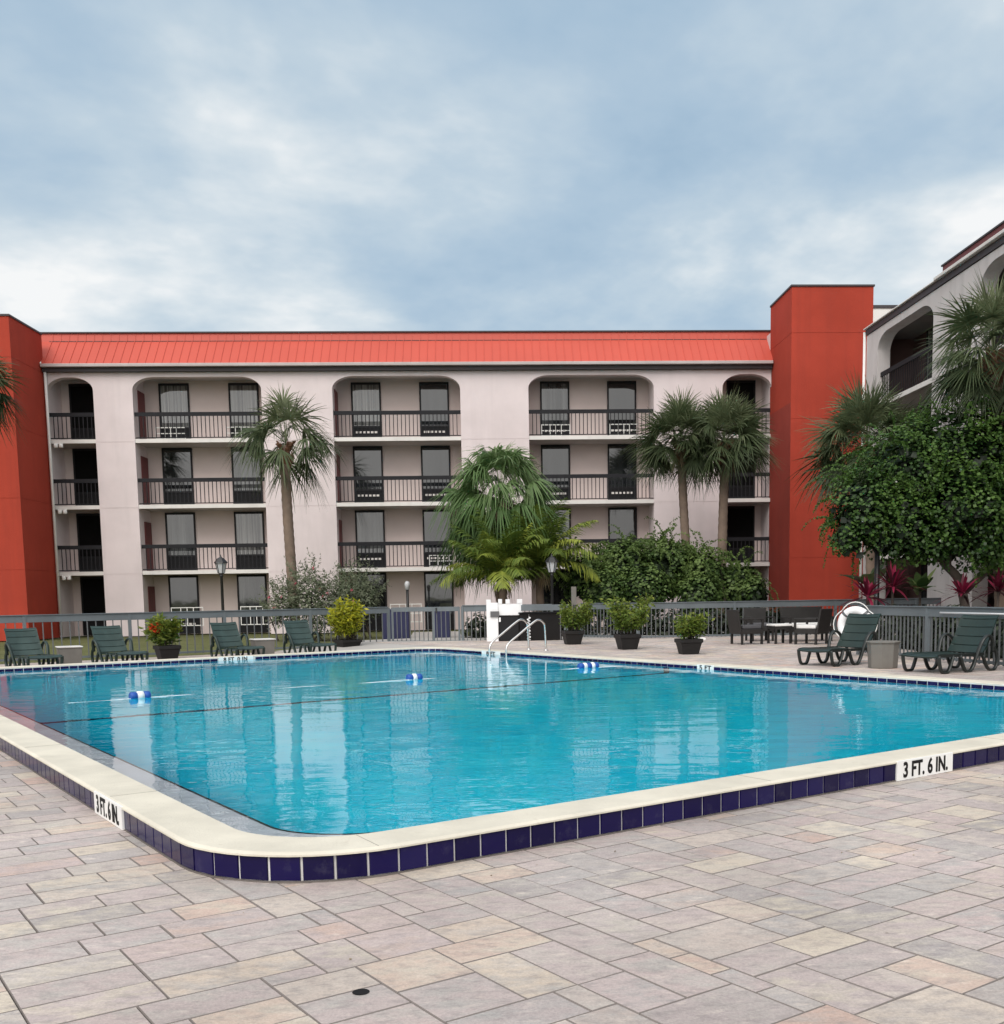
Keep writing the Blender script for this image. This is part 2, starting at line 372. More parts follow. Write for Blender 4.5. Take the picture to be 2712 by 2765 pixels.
def tag(o, label=None, cat=None, group=None, kind=None):
    if label: o['label'] = label
    if cat: o['category'] = cat
    if group: o['group'] = group
    if kind: o['kind'] = kind
    return o
def thing(name, label, cat, loc=(0, 0, 0), rz=0.0, group=None):
    o = bpy.data.objects.new(name, None); o.empty_display_size = 0.2
    col.objects.link(o); o.location = loc; o.rotation_euler = (0, 0, rz)
    FRAMES[o.name] = Matrix.Translation(Vector(loc)) @ Matrix.Rotation(rz, 4, 'Z')
    return tag(o, label, cat, group)
def copy_tree(o, parent=None):
    c = o.copy(); col.objects.link(c)
    if parent is not None: c.parent = parent
    for ch in list(o.children): copy_tree(ch, c)
    return c
def dup(root, loc, rz, label):
    c = copy_tree(root); c.location = loc; c.rotation_euler = (0, 0, rz); c['label'] = label
    return c

def bend(pts, n=6):
    "Catmull-Rom through pts"
    P = [Vector(p) for p in pts]; P = [P[0] * 2 - P[1]] + P + [P[-1] * 2 - P[-2]]
    out = []
    for i in range(1, len(P) - 2):
        for k in range(n):
            t = k / n
            out.append(0.5 * ((2 * P[i]) + (P[i + 1] - P[i - 1]) * t + (2 * P[i - 1] - 5 * P[i] + 4 * P[i + 1] - P[i + 2]) * t * t + (3 * P[i] - P[i - 1] - 3 * P[i + 1] + P[i + 2]) * t ** 3))
    out.append(P[-2]); return out

def text_mesh(name, txt, size, mat, parent, origin, xdir, updir, sx=1.0, depth=0.004, track=1.0):
    cu = bpy.data.curves.new(name, 'FONT'); cu.body = txt; cu.size = size; cu.align_x = 'CENTER'; cu.align_y = 'CENTER'
    cu.extrude = depth / 2; cu.space_character = track; cu.offset = size * 0.030
    tmp = bpy.data.objects.new('lettering_source', cu); col.objects.link(tmp)
    bpy.context.view_layer.update()
    me = bpy.data.meshes.new_from_object(tmp.evaluated_get(bpy.context.evaluated_depsgraph_get()))
    bpy.data.objects.remove(tmp); bpy.data.curves.remove(cu)
    x, u = Vector(xdir).normalized(), Vector(updir).normalized(); n = x.cross(u)
    mat4 = Matrix(((x.x * sx, u.x, n.x, origin[0]), (x.y * sx, u.y, n.y, origin[1]), (x.z * sx, u.z, n.z, origin[2]), (0, 0, 0, 1)))
    me.transform(mat4)
    me.transform(FRAMES.get(parent.name, Matrix()).inverted())
    me.materials.clear(); me.materials.append(mat); me.name = name
    o = bpy.data.objects.new(name, me); col.objects.link(o); o.parent = parent
    return o

# ------------------------------------------------------------------ pool outline
A0, A1, B0, B1, CW, RAD = 1.75, 13.95, 5.03, 24.02, 0.34, 0.90
CT, WZ = 0.165, 0.084
def rrect(off, step=0.06, r=None):
    "rounded pool outline in (a, b), inset by off, clockwise from the near corner"
    r0 = max(0.05, (RAD - off * 0.8) if r is None else r)
    a0, a1, b0, b1 = A0 + off, A1 - off, B0 + off, B1 - off
    pts = []
    for cx, cy, s in ((a0 + r0, b0 + r0, 180), (a1 - r0, b0 + r0, 270), (a1 - r0, b1 - r0, 0), (a0 + r0, b1 - r0, 90)):
        for k in range(13):
            an = R(s + 90 * k / 12); pts.append((cx + r0 * math.cos(an), cy + r0 * math.sin(an)))
    return pts
def inside_pool(a, b, off):
    a0, a1, b0, b1 = A0 + off, A1 - off, B0 + off, B1 - off
    if not (a0 < a < a1 and b0 < b < b1): return False
    r = max(RAD - off, 0.05)
    if a < a0 + r and b < b0 + r and math.hypot(a - a0 - r, b - b0 - r) > r: return False
    return True

# ------------------------------------------------------------------ ground
def sheet(name, mat, rect, hole, zf, kind='structure', cut=None):
    a0, a1, b0, b1 = rect; h0, h1, g0, g1 = hole
    mb = MB()
    def q(x0, x1, y0, y1):
        if x1 > x0 and y1 > y0: mb.face([W(x0, y0, zf), W(x1, y0, zf), W(x1, y1, zf), W(x0, y1, zf)])
    q(a0, h0, b0, b1); q(h1, a1, b0, b1); q(h0, h1, b0, g0); q(h0, h1, g1, b1)
    o = mb.build(name, mat); return tag(o, kind=kind)
sheet('lawn', M['lawn'], (-600, 600, -300, 900), (A0 + .2, A1 - .2, B0 + .2, B1 - .2), -0.035)
sheet('ground', M['sand'], (-14, A1, -9, 28.15), (A0 + .2, A1 - .2, B0 + .2, B1 - .2), -0.012)

DECK = 0.15
def deck_edge(a, b):
    "true where the raised far deck is paved"
    p = W(a, b)
    if p.y > 30.9 and p.x < 2.6: return False
    if p.x >= 2.6 and p.y > 31.2 - 0.08 * abs(p.x - 6): return False
    if b < 15.6 and a > 22: return False
    return True

def pavers(name, rect, z, keep, seed, rows=None, mat='paver'):
    rr = random.Random(seed); u = 0.1185; g = 0.0024
    a0, a1, b0, b1 = rect; na, nb = int((a1 - a0) / u), int((b1 - b0) / u)
    occ = [bytearray(na) for _ in range(nb)]
    shapes = [(4, 2)] * 4 + [(3, 2)] * 5 + [(2, 2)] * 1 + [(3, 3)] * 2 + [(2, 3)] * 2 + [(2, 4)] * 2 + [(4, 3)] * 1
    mb = MB(); edges = set(); lay = []
    def put(i, j, w, h):
        for y in range(h):
            edges.add((i + w, j + y))
            for x in range(w): occ[j + y][i + x] = 1
        lay.append((i, j, w, h))
    if rows:      # plain running rows first
        for j in range(int((3.6 - b0) / u), nb - 1, 2):
            i = 0; end = (rows - a0) / u + rr.choice((-3, -1, 0, 1))
            while i < end:
                w = rr.choice((1, 2, 3, 4)) if i == 0 else rr.choice((3, 3, 3, 4, 4, 4, 4, 2, 5))
                put(i, j, w, 2); i += w
    for j in range(nb):
        for i in range(na):
            if occ[j][i]: continue
            cand = [rr.choice(shapes) for _ in range(8)] + [(2, 2), (1, 2), (2, 1), (1, 1)]
            for ci, (w, h) in enumerate(cand):
                if i + w > na or j + h > nb: continue
                if ci < 5 and (i + w, j - 1) in edges and rr.random() < .75: continue
                if all(not occ[j + y][i + x] for y in range(h) for x in range(w)):
                    if w > 1 and i + w < na and not occ[j][i + w] and i + w + 1 < na and occ[j][i + w + 1] and w < 4: continue
                    break
            else: w, h = 1, 1
            put(i, j, w, h)
    for (i, j, w, h) in lay:
            aa, bb = a0 + i * u, b0 + j * u
            ca, cb = aa + w * u / 2, bb + h * u / 2
            if not keep(ca, cb): continue
            t = rr.random(); dz = rr.uniform(-.0012, .0012); tl = rr.uniform(-.0012, .0012)
            x0, x1, y0, y1 = aa + g, aa + w * u - g, bb + g, bb + h * u - g; c = 0.0032
            P = [(x0, y0, -.010), (x1, y0, -.010), (x1, y1, -.010), (x0, y1, -.010),
                 (x0 + c, y0 + c, dz - tl), (x1 - c, y0 + c, dz + tl), (x1 - c, y1 - c, dz + tl), (x0 + c, y1 - c, dz - tl)]
            k = len(mb.v); mb.v += [tuple(W(p[0], p[1], z + p[2])) for p in P]
            for fi, f in enumerate(((4, 5, 6, 7), (0, 1, 5, 4), (1, 2, 6, 5), (2, 3, 7, 6), (3, 0, 4, 7))):
                mb.f.append(tuple(k + q for q in f)); mb.t.append(t if fi == 0 else -1.0); mb.sm.append(False)
    o = mb.build(name, M[mat]); return tag(o, kind='structure')
pavers('pavement', (-13.0, A1, -8.0, 28.1), 0.0, lambda a, b: not inside_pool(a, b, 0.28) and (b < 9 or a < 2.2 or b > 24) and (b - 5) > -1.2 * (a + 30), 3, 1.5)
pavers('far_deck_pavement', (A1, 27.0, 2.0, 29.6), DECK, deck_edge, 4, None, 'farpaver')
mb = MB()
mb.face([W(A1, 2, DECK - .012), W(27, 2, DECK - .012), W(27, 29.6, DECK - .012), W(A1, 29.6, DECK - .012)])
for (p, q) in (((A1, 29.6), (A1, 24.5)), ((A1, 5), (A1, 2)), ((A1, 2), (27, 2)), ((27, 2), (27, 29.6)), ((27, 29.6), (A1, 29.6))):
    mb.face([W(*p, -.1), W(*q, -.1), W(*q, DECK - .012), W(*p, DECK - .012)])
tag(mb.build('far_deck', M['concrete']), kind='structure')
mb = MB()   # sloping concrete strip that joins the low left deck to the raised deck
mb.face([W(11.2, B1 + .02, .004), W(A1, B1 + .02, DECK - .004), W(A1, 28.3, DECK - .004), W(11.2, 28.3, .004)])
tag(mb.build('ramp', M['concrete']), kind='structure')
mb = MB(); mb.face([(-2.35, 31.9, -.02), (-.55, 31.9, -.02), (-1.0, 43.9, -.02), (-2.9, 43.9, -.02)])
tag(mb.build('path', M['concrete']), kind='structure')
mb = MB(); mb.face([(0.2, 31.6, -.015), (6, 30.6, .02), (13.7, 31.0, .05), (13.7, 43.9, 0), (0.2, 43.9, -.015)])
mb.face([(9.5, 12, .1), (13.7, 12, .1), (13.7, 31.0, .1), (9.9, 29.0, .1)])
tag(mb.build('planting_soil', M['soil']), kind='structure')

# ------------------------------------------------------------------ pool
def path_len(pts):
    L = [0.0]
    for k in range(len(pts)):
        p, q = pts[k], pts[(k + 1) % len(pts)]; L.append(L[-1] + math.hypot(q[0] - p[0], q[1] - p[1]))
    return L
def path_at(pts, L, s):
    s %= L[-1]
    for k in range(len(pts)):
        if L[k + 1] >= s - 1e-9:
            d = L[k + 1] - L[k]
            if d < 1e-9: continue
            t = (s - L[k]) / d; p, q = pts[k], pts[(k + 1) % len(pts)]
            nx, ny = (q[1] - p[1]) / d, -(q[0] - p[0]) / d
            return (p[0] + (q[0] - p[0]) * t, p[1] + (q[1] - p[1]) * t), (nx, ny)
pool = thing('swimming_pool', 'large rectangular swimming pool with cream raised coping and navy tile band', 'swimming pool', W(A0, B0), TH)
outer, inner = rrect(0), rrect(CW)
n = len(outer)
mb = MB()
e = 0.012
prof = [(0.0, 0.0, CT - .022), (0.0, 0.0, CT - e), (e, 1, CT), (CW - e, 1, CT), (CW, 0, CT - e), (CW, 0, CT - .03), (CW - .01, 0, CT - .03)]
loops = []
for off, _, z in prof:
    o_ = off - 0.012 if off == 0 else off
    loops.append([W(a, b, z) for a, b in rrect(o_)])
for L0, L1 in zip(loops, loops[1:]):
    for k in range(n):
        j = (k + 1) % n
        mb.face([L0[k], L0[j], L1[j], L1[k]], 0.5, True)
mb.build('coping', M['coping'], pool)
mb = MB()
L_ = path_len(outer); s_ = 1.3
while s_ < L_[-1]:
    (p_, nv_) = path_at(outer, L_, s_)
    q0_ = (p_[0] - nv_[0] * .014, p_[1] - nv_[1] * .014); q1_ = (p_[0] - nv_[0] * (CW - .014), p_[1] - nv_[1] * (CW - .014))
    mb = MB(); mb.beam(W(*q0_, CT - .0015), W(*q1_, CT - .0015), .0035, .006); s_ += 3.05
    mb.build('expansion_joint', M['coping_joint'], pool)
mb = MB()   # curb core behind the tiles
lo = rrect(0.012); li = rrect(CW + .004)
for k in range(n):
    j = (k + 1) % n
    mb.face([W(*lo[k], -.12), W(*lo[j], -.12), W(*lo[j], CT - .02), W(*lo[k], CT - .02)])
    mb.face([W(*li[j], -.12), W(*li[k], -.12), W(*li[k], CT - .02), W(*li[j], CT - .02)])
mb.build('curb', M['grout'], pool)

def tile_row(pts, z0, z1, size, out, seed, skip=None, sign=1):
    rr = random.Random(seed); L = path_len(pts); cnt = int(round(L[-1] / size)); st = L[-1] / cnt; runs = [MB()]; gp = .0058
    for i in range(cnt):
        (p, nv), (q, nw) = path_at(pts, L, i * st + gp), path_at(pts, L, (i + 1) * st - gp)
        if skip and skip((p[0] + q[0]) / 2, (p[1] + q[1]) / 2):
            if runs[-1].v: runs.append(MB())
            continue
        mb = runs[-1]
        t = rr.random(); o1 = out + rr.uniform(0, .0008); c = .003
        def pt(r, nn, o, z): return W(r[0] + nn[0] * o * sign, r[1] + nn[1] * o * sign, z)
        k = len(mb.v)
        for z, zz in ((z0, z0 + c), (z1, z1 - c)): mb.v += [tuple(pt(p, nv, 0, z)), tuple(pt(q, nw, 0, z))]
        m_ = ((q[0] - p[0]) * c / st, (q[1] - p[1]) * c / st)
        p2, q2 = (p[0] + m_[0], p[1] + m_[1]), (q[0] - m_[0], q[1] - m_[1])
        for z in (z0 + c, z1 - c): mb.v += [tuple(pt(p2, nv, o1, z)), tuple(pt(q2, nw, o1, z))]
        for f in ((4, 5, 7, 6), (0, 1, 5, 4), (1, 3, 7, 5), (3, 2, 6, 7), (2, 0, 4, 6)):
            mb.f.append(tuple(k + x for x in f)); mb.t.append(t); mb.sm.append(False)
    a, b = runs[0], runs[-1]      # the run that passes the starting corner is one piece
    if len(runs) > 1:
        k = len(b.v); b.v += a.v; b.f += [tuple(x + k for x in q) for q in a.f]; b.t += a.t; b.sm += a.sm; runs = runs[1:]
    return [r for r in runs if r.v]
SIGN_A, SIGN_B, SIGN_C, SIGN_D, SIGN_E = (6.99, 7.72), (7.12, 7.85), (8.06, 8.86), (13.64, 14.06), (20.55, 21.35)
sk_out = lambda a, b: (b < B0 + .1 and SIGN_A[0] < a < SIGN_A[1]) or (a < A0 + .1 and SIGN_B[0] < b < SIGN_B[1])
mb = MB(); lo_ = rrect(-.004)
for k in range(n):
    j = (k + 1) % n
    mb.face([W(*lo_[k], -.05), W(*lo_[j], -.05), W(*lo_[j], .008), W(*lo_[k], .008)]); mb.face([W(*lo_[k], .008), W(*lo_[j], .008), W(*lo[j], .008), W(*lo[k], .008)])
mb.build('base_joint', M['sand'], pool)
rows_ = [r_ for r_ in tile_row(rrect(0.012), 0.009, CT - .024, 0.1745, 0.010, 11, sk_out)]
for r_ in rows_: r_.build('tile_band', M['tile'], pool)
inn = rrect(CW + .004)
sk_in = lambda a, b: (b > B1 - CW - .1 and SIGN_C[0] < a < SIGN_C[1]) or (a > A1 - CW - .1 and (SIGN_D[0] < b < SIGN_D[1] or SIGN_E[0] < b < SIGN_E[1]))
for r_ in tile_row(inn, WZ - .07, CT - .034, 0.1745, 0.008, 12, sk_in, -1): r_.build('tile_band', M['tile'], pool)

def floor_z(b):
    for (b0, z0), (b1, z1) in (((5, -1.0), (14.9, -1.35)), ((14.9, -1.35), (19.5, -2.3)), ((19.5, -2.3), (25, -2.3))):
        if b <= b1: return z0 + (z1 - z0) * (b - b0) / (b1 - b0)
    return -2.3
mb = MB()   # basin
bi = rrect(CW + .01); bz = -.06
for k in range(n):
    j = (k + 1) % n
    (a, b), (c, d) = bi[k], bi[j]
    seg = max(1, int(math.hypot(c - a, d - b) / 1.0))
    for s in range(seg):
        p = (a + (c - a) * s / seg, b + (d - b) * s / seg); q = (a + (c - a) * (s + 1) / seg, b + (d - b) * (s + 1) / seg)
        mb.face([W(*q, floor_z(q[1])), W(*p, floor_z(p[1])), W(*p, bz), W(*q, bz)])
bs = [5, 14.9, 19.5, 25]
for b0, b1 in zip(bs, bs[1:]):
    mb.face([W(1.5, b0, floor_z(b0)), W(14.2, b0, floor_z(b0)), W(14.2, b1, floor_z(b1)), W(1.5, b1, floor_z(b1))])
mb.build('basin', M['plaster'], pool)
mb = MB()   # dark tile line at the change of depth, across the floor and up the right wall
z = floor_z(14.9) + .004
mb.face([W(A0 + CW, 14.80, z + .004), W(A1 - CW, 14.80, z + .004), W(A1 - CW, 14.96, z + .006), W(A0 + CW, 14.96, z + .006)])
aa = A1 - CW - .02
mb.face([W(aa, 14.80, z), W(aa, 14.96, z), W(aa, 14.96, -.12), W(aa, 14.80, -.12)])
mb.build('depth_line', M['stripe'], pool)
mb = MB()   # shallow pale shelf just under the surface along the two near sides, with a dark edge
s0, s1, s2 = rrect(CW + .004), rrect(CW + .31, r=.62), rrect(CW + .33, r=.60)
ed = MB()
for k in range(n):
    j = (k + 1) % n
    if not ((s0[k][0] < 3.2 and s0[j][0] < 3.2) or (s0[k][1] < 6.2 and s0[j][1] < 6.2)): continue
    mb.face([W(*s0[k], WZ - .04), W(*s0[j], WZ - .04), W(*s1[j], WZ - .04), W(*s1[k], WZ - .04)])
    ed.face([W(*s1[k], WZ - .03), W(*s1[j], WZ - .03), W(*s2[j], WZ - .03), W(*s2[k], WZ - .03)])
    ed.face([W(*s2[k], WZ - .03), W(*s2[j], WZ - .03), W(*s2[j], -.10), W(*s2[k], -.10)])
mb.build('shelf', M['shelf'], pool); ed.build('shelf_edge', M['frameblack'], pool)

def marker(name_txt, p, q, nrm, z0, z1, size, sx=.8, track=1.0):
    p, q, nv = Vector(p), Vector(q), Vector(nrm).normalized(); c = (p + q) / 2; d = (q - p).normalized()
    mb = MB(); mb.beam(p + nv * .004 + Vector((0, 0, (z0 + z1) / 2)), q + nv * .004 + Vector((0, 0, (z0 + z1) / 2)), .022, z1 - z0)
    o = mb.build('depth_marker', M['sign'], pool, bevel=.002)
    text_mesh('lettering', name_txt, size, M['black'], o, c + nv * .0165 + Vector((0, 0, (z0 + z1) / 2 - .004)), d, (0, 0, 1), sx, .003, track)
    return o
na_, nb_ = W(1, 0), W(0, 1)
marker('3 FT. 6 IN.', W(SIGN_A[0], B0), W(SIGN_A[1], B0), -nb_, .002, CT - .006, .165, .80, 1.02)
marker('3 FT. 6 IN.', W(A0, SIGN_B[1]), W(A0, SIGN_B[0]), -na_, .002, CT - .006, .165, .80, 1.02)
marker('8 FT. 0 IN.', W(SIGN_C[0], B1 - CW), W(SIGN_C[1], B1 - CW), -nb_, WZ - .03, CT - .004, .115, 1.05, 1.1)
marker('5 FT', W(A1 - CW, SIGN_D[1]), W(A1 - CW, SIGN_D[0]), -na_, WZ - .03, CT - .004, .115, 1.3, 1.1)
marker('8 FT', W(A1 - CW, SIGN_E[1]), W(A1 - CW, SIGN_E[0]), -na_, WZ - .03, CT - .004, .10, 1.9, 1.1)
# water
mb = MB(); wi = rrect(CW + .003); mb.face([W(a, b, WZ) for a, b in wi])
tag(mb.build('water', M['water']), kind='structure')

# ------------------------------------------------------------------ lane rope and floats
ropeg = 'lane floats on the pool rope'
b_r = 15.72
pts = []
for i in range(121):
    a = 3.2 + i * (13.3 - 3.2) / 120
    pts.append(W(a, b_r + .05 * math.sin(a * 1.3) - .12 * max(0, (a - 12.4)), WZ - .004 + .010 * math.sin(a * 2.3 + 1.2) * math.sin(a * .9)))
mb = MB(); mb.tube(pts, .006, 6)
tag(mb.build('lane_rope', M['whiteplastic']), 'thin white rope stretched across the pool between the blue floats', 'rope')
def lane_float(a, rzoff, L, bands, label):
    t = thing('lane_float', label, 'float', W(a, b_r, WZ + .02), TH + rzoff, ropeg)
    n_ = len(bands); x = -L / 2
    for mname, w in bands:
        mb = MB(); ww = L * w; r = .064 if mname == 'blue' else .069
        mb.lathe([(r * .75, 0), (r, .012), (r, ww - .012), (r * .75, ww)], 18)
        mb.v = [(v[2] + x, v[0], v[1] + .01) for v in mb.v]; mb.f = [f[::-1] for f in mb.f]
        mb.build('foam_ring' if mname == 'blue' else 'white_band', M['blue' if mname == 'blue' else 'whiteplastic'], t, world=False); x += ww
lane_float(4.18, .1, .29, (('blue', .34), ('white', .34), ('blue', .32)), 'blue float with one white band nearest the left end of the rope')
lane_float(8.66, -.05, .27, (('blue', .36), ('white', .28), ('blue', .36)), 'blue float with one white band in the middle of the rope')
lane_float(12.38, 0, .45, (('blue', .22), ('white', .17), ('blue', .24), ('white', .17), ('blue', .2)), 'longer blue float with two white bands near the right pool edge')

# ------------------------------------------------------------------ hotel building
FY, BY = 44.0, 45.5
SLABS = [2.62, 5.25, 7.84]
hotel = thing('hotel_building', 'long four storey pale hotel facade with arched balcony bays and red metal mansard roof', 'building', (-2.5, FY, 0))
piers = [(-15.26, -13.73), (-8.68, -5.87), (-0.76, 1.99), (7.09, 9.92)]
bays = [(-17.07, -15.26), (-13.73, -8.68), (-5.87, -0.76), (1.99, 7.09), (9.92, 11.92)]
TOPZ = 10.45
mb = MB()
for x0, x1 in piers:
    mb.box(x0 + .004, FY + .014, 0, x1 - .004, BY + .1, TOPZ)
    zs = [0] + SLABS + [TOPZ]
    for z0, z1 in zip(zs, zs[1:]):
        mb.box(x0, FY, z0 + (.010 if z0 else 0) - .12 * (z0 > 0), x1, FY + .3, z1 - .12 * (z1 < TOPZ) - .002)
for (x0, x1) in bays:
    w = x1 - x0; rx = min(.86, w * .46); rz = .52 if w > 2.5 else .55
    zs_, zt = 9.73, 10.24
    def az(x):
        u = min(x - x0, x1 - x)
        if u >= rx: return zt
        k = 1 - u / rx; return zs_ + (zt - zs_) * math.sqrt(max(0, 1 - k * k))
    xs = [x0 + rx * (1 - math.cos(math.pi / 2 * i / 12)) for i in range(13)] + [x1 - rx * (1 - math.cos(math.pi / 2 * i / 12)) for i in range(12, -1, -1)]
    xs[0], xs[-1] = x0, x1
    for p, q in zip(xs, xs[1:]):
        if q - p < 1e-6: continue
        mb.face([(p, FY, az(p)), (q, FY, az(q)), (q, FY, TOPZ), (p, FY, TOPZ)])
        mb.face([(p, FY + .35, az(p)), (q, FY + .35, az(q)), (q, FY, az(q)), (p, FY, az(p))])
        mb.face([(q, FY + .35, az(q)), (p, FY + .35, az(p)), (p, FY + .35, TOPZ), (q, FY + .35, TOPZ)])
mb.box(11.924, FY + .21, 0, 12.4, BY + .2, 11.9); mb.box(-17.5, FY + .012, 0, -17.072, BY - .002, TOPZ)
mb.build('facade_wall', M['stucco'], hotel)
mb = MB(); mb.box(-17.1, BY, 0, 11.92, BY + .25, 11.2); mb.build('recessed_wall', M['recess'], hotel)
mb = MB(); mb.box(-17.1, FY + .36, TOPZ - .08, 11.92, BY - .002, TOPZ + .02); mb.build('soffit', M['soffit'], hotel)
# body behind
mb = MB(); mb.box(-17.1, BY + .26, 0, 11.92, 58, 11.9); mb.build('rear_wall', M['recess'], hotel)
# roof
mb = MB()
X0, X1 = -17.1, 11.90
XU = -17.85
mb.face([(X0, 43.72, 10.70), (X1, 43.72, 10.70), (X1 + .25, 44.72, 11.77), (XU + .15, 44.72, 11.77)])
mb.face([(XU + .15, 44.72, 11.77), (X1 + .25, 44.72, 11.77), (X1 + .25, 44.78, 12.10), (XU, 44.78, 12.10)])
mb.face([(XU, 44.78, 12.10), (X1 + .25, 44.78, 12.10), (X1 + .25, 57, 12.10), (XU, 57, 12.10)])
x = X0 + .1
while x < X1:
    mb.beam((x, 43.72, 10.71), (x, 44.72, 11.78), .022, .03, up=(0, -.7, .7))
    mb.beam((x + .03, 44.715, 11.77), (x + .03, 44.775, 12.10), .02, .024, up=(0, -1, 0))
    x += .325
rf = mb.build('roof', M['roof'], hotel)
mb = MB(); mb.box(XU, 44.71, 12.10, X1 + .25, 44.86, 12.15); mb.build('roof_cap', M['dark'], rf)
mb = MB(); mb.box(X0, 44.70, 11.765, X1, 44.73, 11.785); mb.build('fold_flashing', M['dark'], rf)
mb = MB(); mb.beam((X0 - .03, 43.70, 10.70), (XU + .10, 44.70, 11.80), .10, .07); mb.build('roof_trim', M['white'], rf)
mb = MB(); mb.box(X0, 43.60, 10.57, X1, 43.76, 10.695); mb.build('gutter', M['gutter'], hotel, bevel=.02)
mb = MB(); mb.box(X0, 43.78, 10.42, X1, FY - .002, 10.60); mb.build('fascia', M['dark'], hotel)
mb = MB(); mb.tube([(-17.02, 43.86, 10.6), (-17.02, 43.88, 7.84), (-17.02, 43.88, 0.1)], .055, 8); mb.build('downpipe', M['white'], hotel)
# balconies
for bi_, (x0, x1) in enumerate(bays):
    for si, sz in enumerate(SLABS):
        mb = MB(); mb.box(x0 + .002, FY + .03, sz - .15, x1 - .002, BY - .002, sz); sl = mb.build('balcony', M['slabedge'], hotel)
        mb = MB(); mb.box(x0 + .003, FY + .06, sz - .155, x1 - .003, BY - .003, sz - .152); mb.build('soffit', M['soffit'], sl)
        mb = MB(); mb.box(x0 + .002, FY + .10, sz + .90, x1 - .002, FY + .16, sz + 1.05)
        mb.box(x0 + .002, FY + .115, sz + .04, x1 - .002, FY + .145, sz + .075)
        nbal = int((x1 - x0) / .158)
        for k in range(1, nbal):
            xx = x0 + (x1 - x0) * k / nbal; mb.box(xx - .015, FY + .119, sz + .07, xx + .015, FY + .141, sz + .91)
        mb.build('railing', M['railing'], sl)
# sliding doors: one prototype, copied
DW, DH = 1.22, 2.42
mb = MB()
mb.box(-DW / 2, -.06, 0, -DW / 2 + .065, .02, DH); mb.box(DW / 2 - .065, -.06, 0, DW / 2, .02, DH)
mb.box(-DW / 2 + .065, -.06, DH - .09, DW / 2 - .065, .02, DH); mb.box(-DW / 2 + .065, -.06, 0, DW / 2 - .065, .02, .06)
mb.box(-DW / 2 + .065, -.055, .58, DW / 2 - .065, .015, .66)
d0 = mb.build('sliding_door', M['frame'], hotel, world=False)
panes = []
for gm in M['glass'] + [M['void']]:
    mb = MB(); mb.box(-DW / 2 + .06, -.03, .65, DW / 2 - .06, -.01, DH - .085)
    me = mb.build('pane', gm, None); panes.append(me.data); bpy.data.objects.remove(me)
mb = MB(); mb.box(-DW / 2 + .064, -.02, .05, DW / 2 - .064, -.01, .585)
for k in range(9): mb.box(-DW / 2 + .07, -.038, .085 + k * .055, DW / 2 - .07, -.021, .085 + k * .055 + .022)
g0 = mb.build('vent_grille', M['frame'], d0, world=False)
mb = MB()
for k in range(6): mb.box(-.46 + k * .155, -.052, .36, -.35 + k * .155, -.0385, .44)  # row of small pale bars across the lower part of the door
a0_ = mb.build('pale_bars', M['slabedge'], d0, world=False)
doors = [(-12.515, 0), (-9.69, 1), (-4.685, 2), (-1.87, 0), (3.155, 2), (5.97, 0), (11.03, 0), (-16.12, 2)]
first = True
for xi, (dx, gi) in enumerate(doors):
    for fl in range(4):
        z = ([0.02] + SLABS)[fl] + .004
        if first: o, g = d0, g0; first = False
        else:
            o = d0.copy(); col.objects.link(o); o.parent = hotel
            g = g0.copy(); col.objects.link(g); g.parent = o
        o.location = (dx + 2.5, BY - .004 - FY, z)
        if o is not d0 and xi in (2, 3, 4, 5) and fl:
            q = a0_.copy(); col.objects.link(q); q.parent = o
        p = bpy.data.objects.new('pane', panes[(gi + fl * (1 + xi)) % 4 if xi not in (6, 7) else 4]); col.objects.link(p); p.parent = o
# white lattice guards standing on some balconies
def lattice(x, z, w=1.18, h=.46):
    mb = MB(); y = FY + .30
    for zz in (0.02, h * .5, h): mb.box(x - w / 2, y, z + zz, x + w / 2, y + .025, z + zz + .032)
    for k in (0, .3, .5, .7, 1): mb.box(x - w / 2 + (w - .03) * k, y + .003, z + .02, x - w / 2 + (w - .03) * k + .03, y + .022, z + h)
    return mb.build('lattice_guard', M['white'], hotel)
for (x, z) in ((-12.4, 7.84), (-9.6, 7.84), (3.1, 7.84), (5.9, 7.84), (-1.6, 2.62)): lattice(x, z)
for x in (-12.1, -9.3, -3.2): lattice(x, .35, 1.3, .75)
# maroon entry doors in the side walls of the balcony bays
for bi_, (x0, x1) in enumerate(bays[1:3]):
    for fl in range(4):
        z = ([0.0] + SLABS)[fl] + .004
        mb = MB(); mb.box(x0 - .02, FY + .62, z, x0 + .03, BY - .05, z + 2.0); mb.build('entry_door', M['maroon'], hotel)
# floodlights under the slabs of the corner bay
for sz in SLABS:
    mb = MB()
    for k in (0, .2): mb.lathe([(.03, 0), (.075, -.03), (.085, -.14), (.06, -.16)], 10, (-16.82 + k, FY - .02, sz - .17))
    mb.box(-16.9, FY - .03, sz - .19, -16.55, FY + .02, sz - .15)
    mb.build('floodlight', M['white'], hotel)

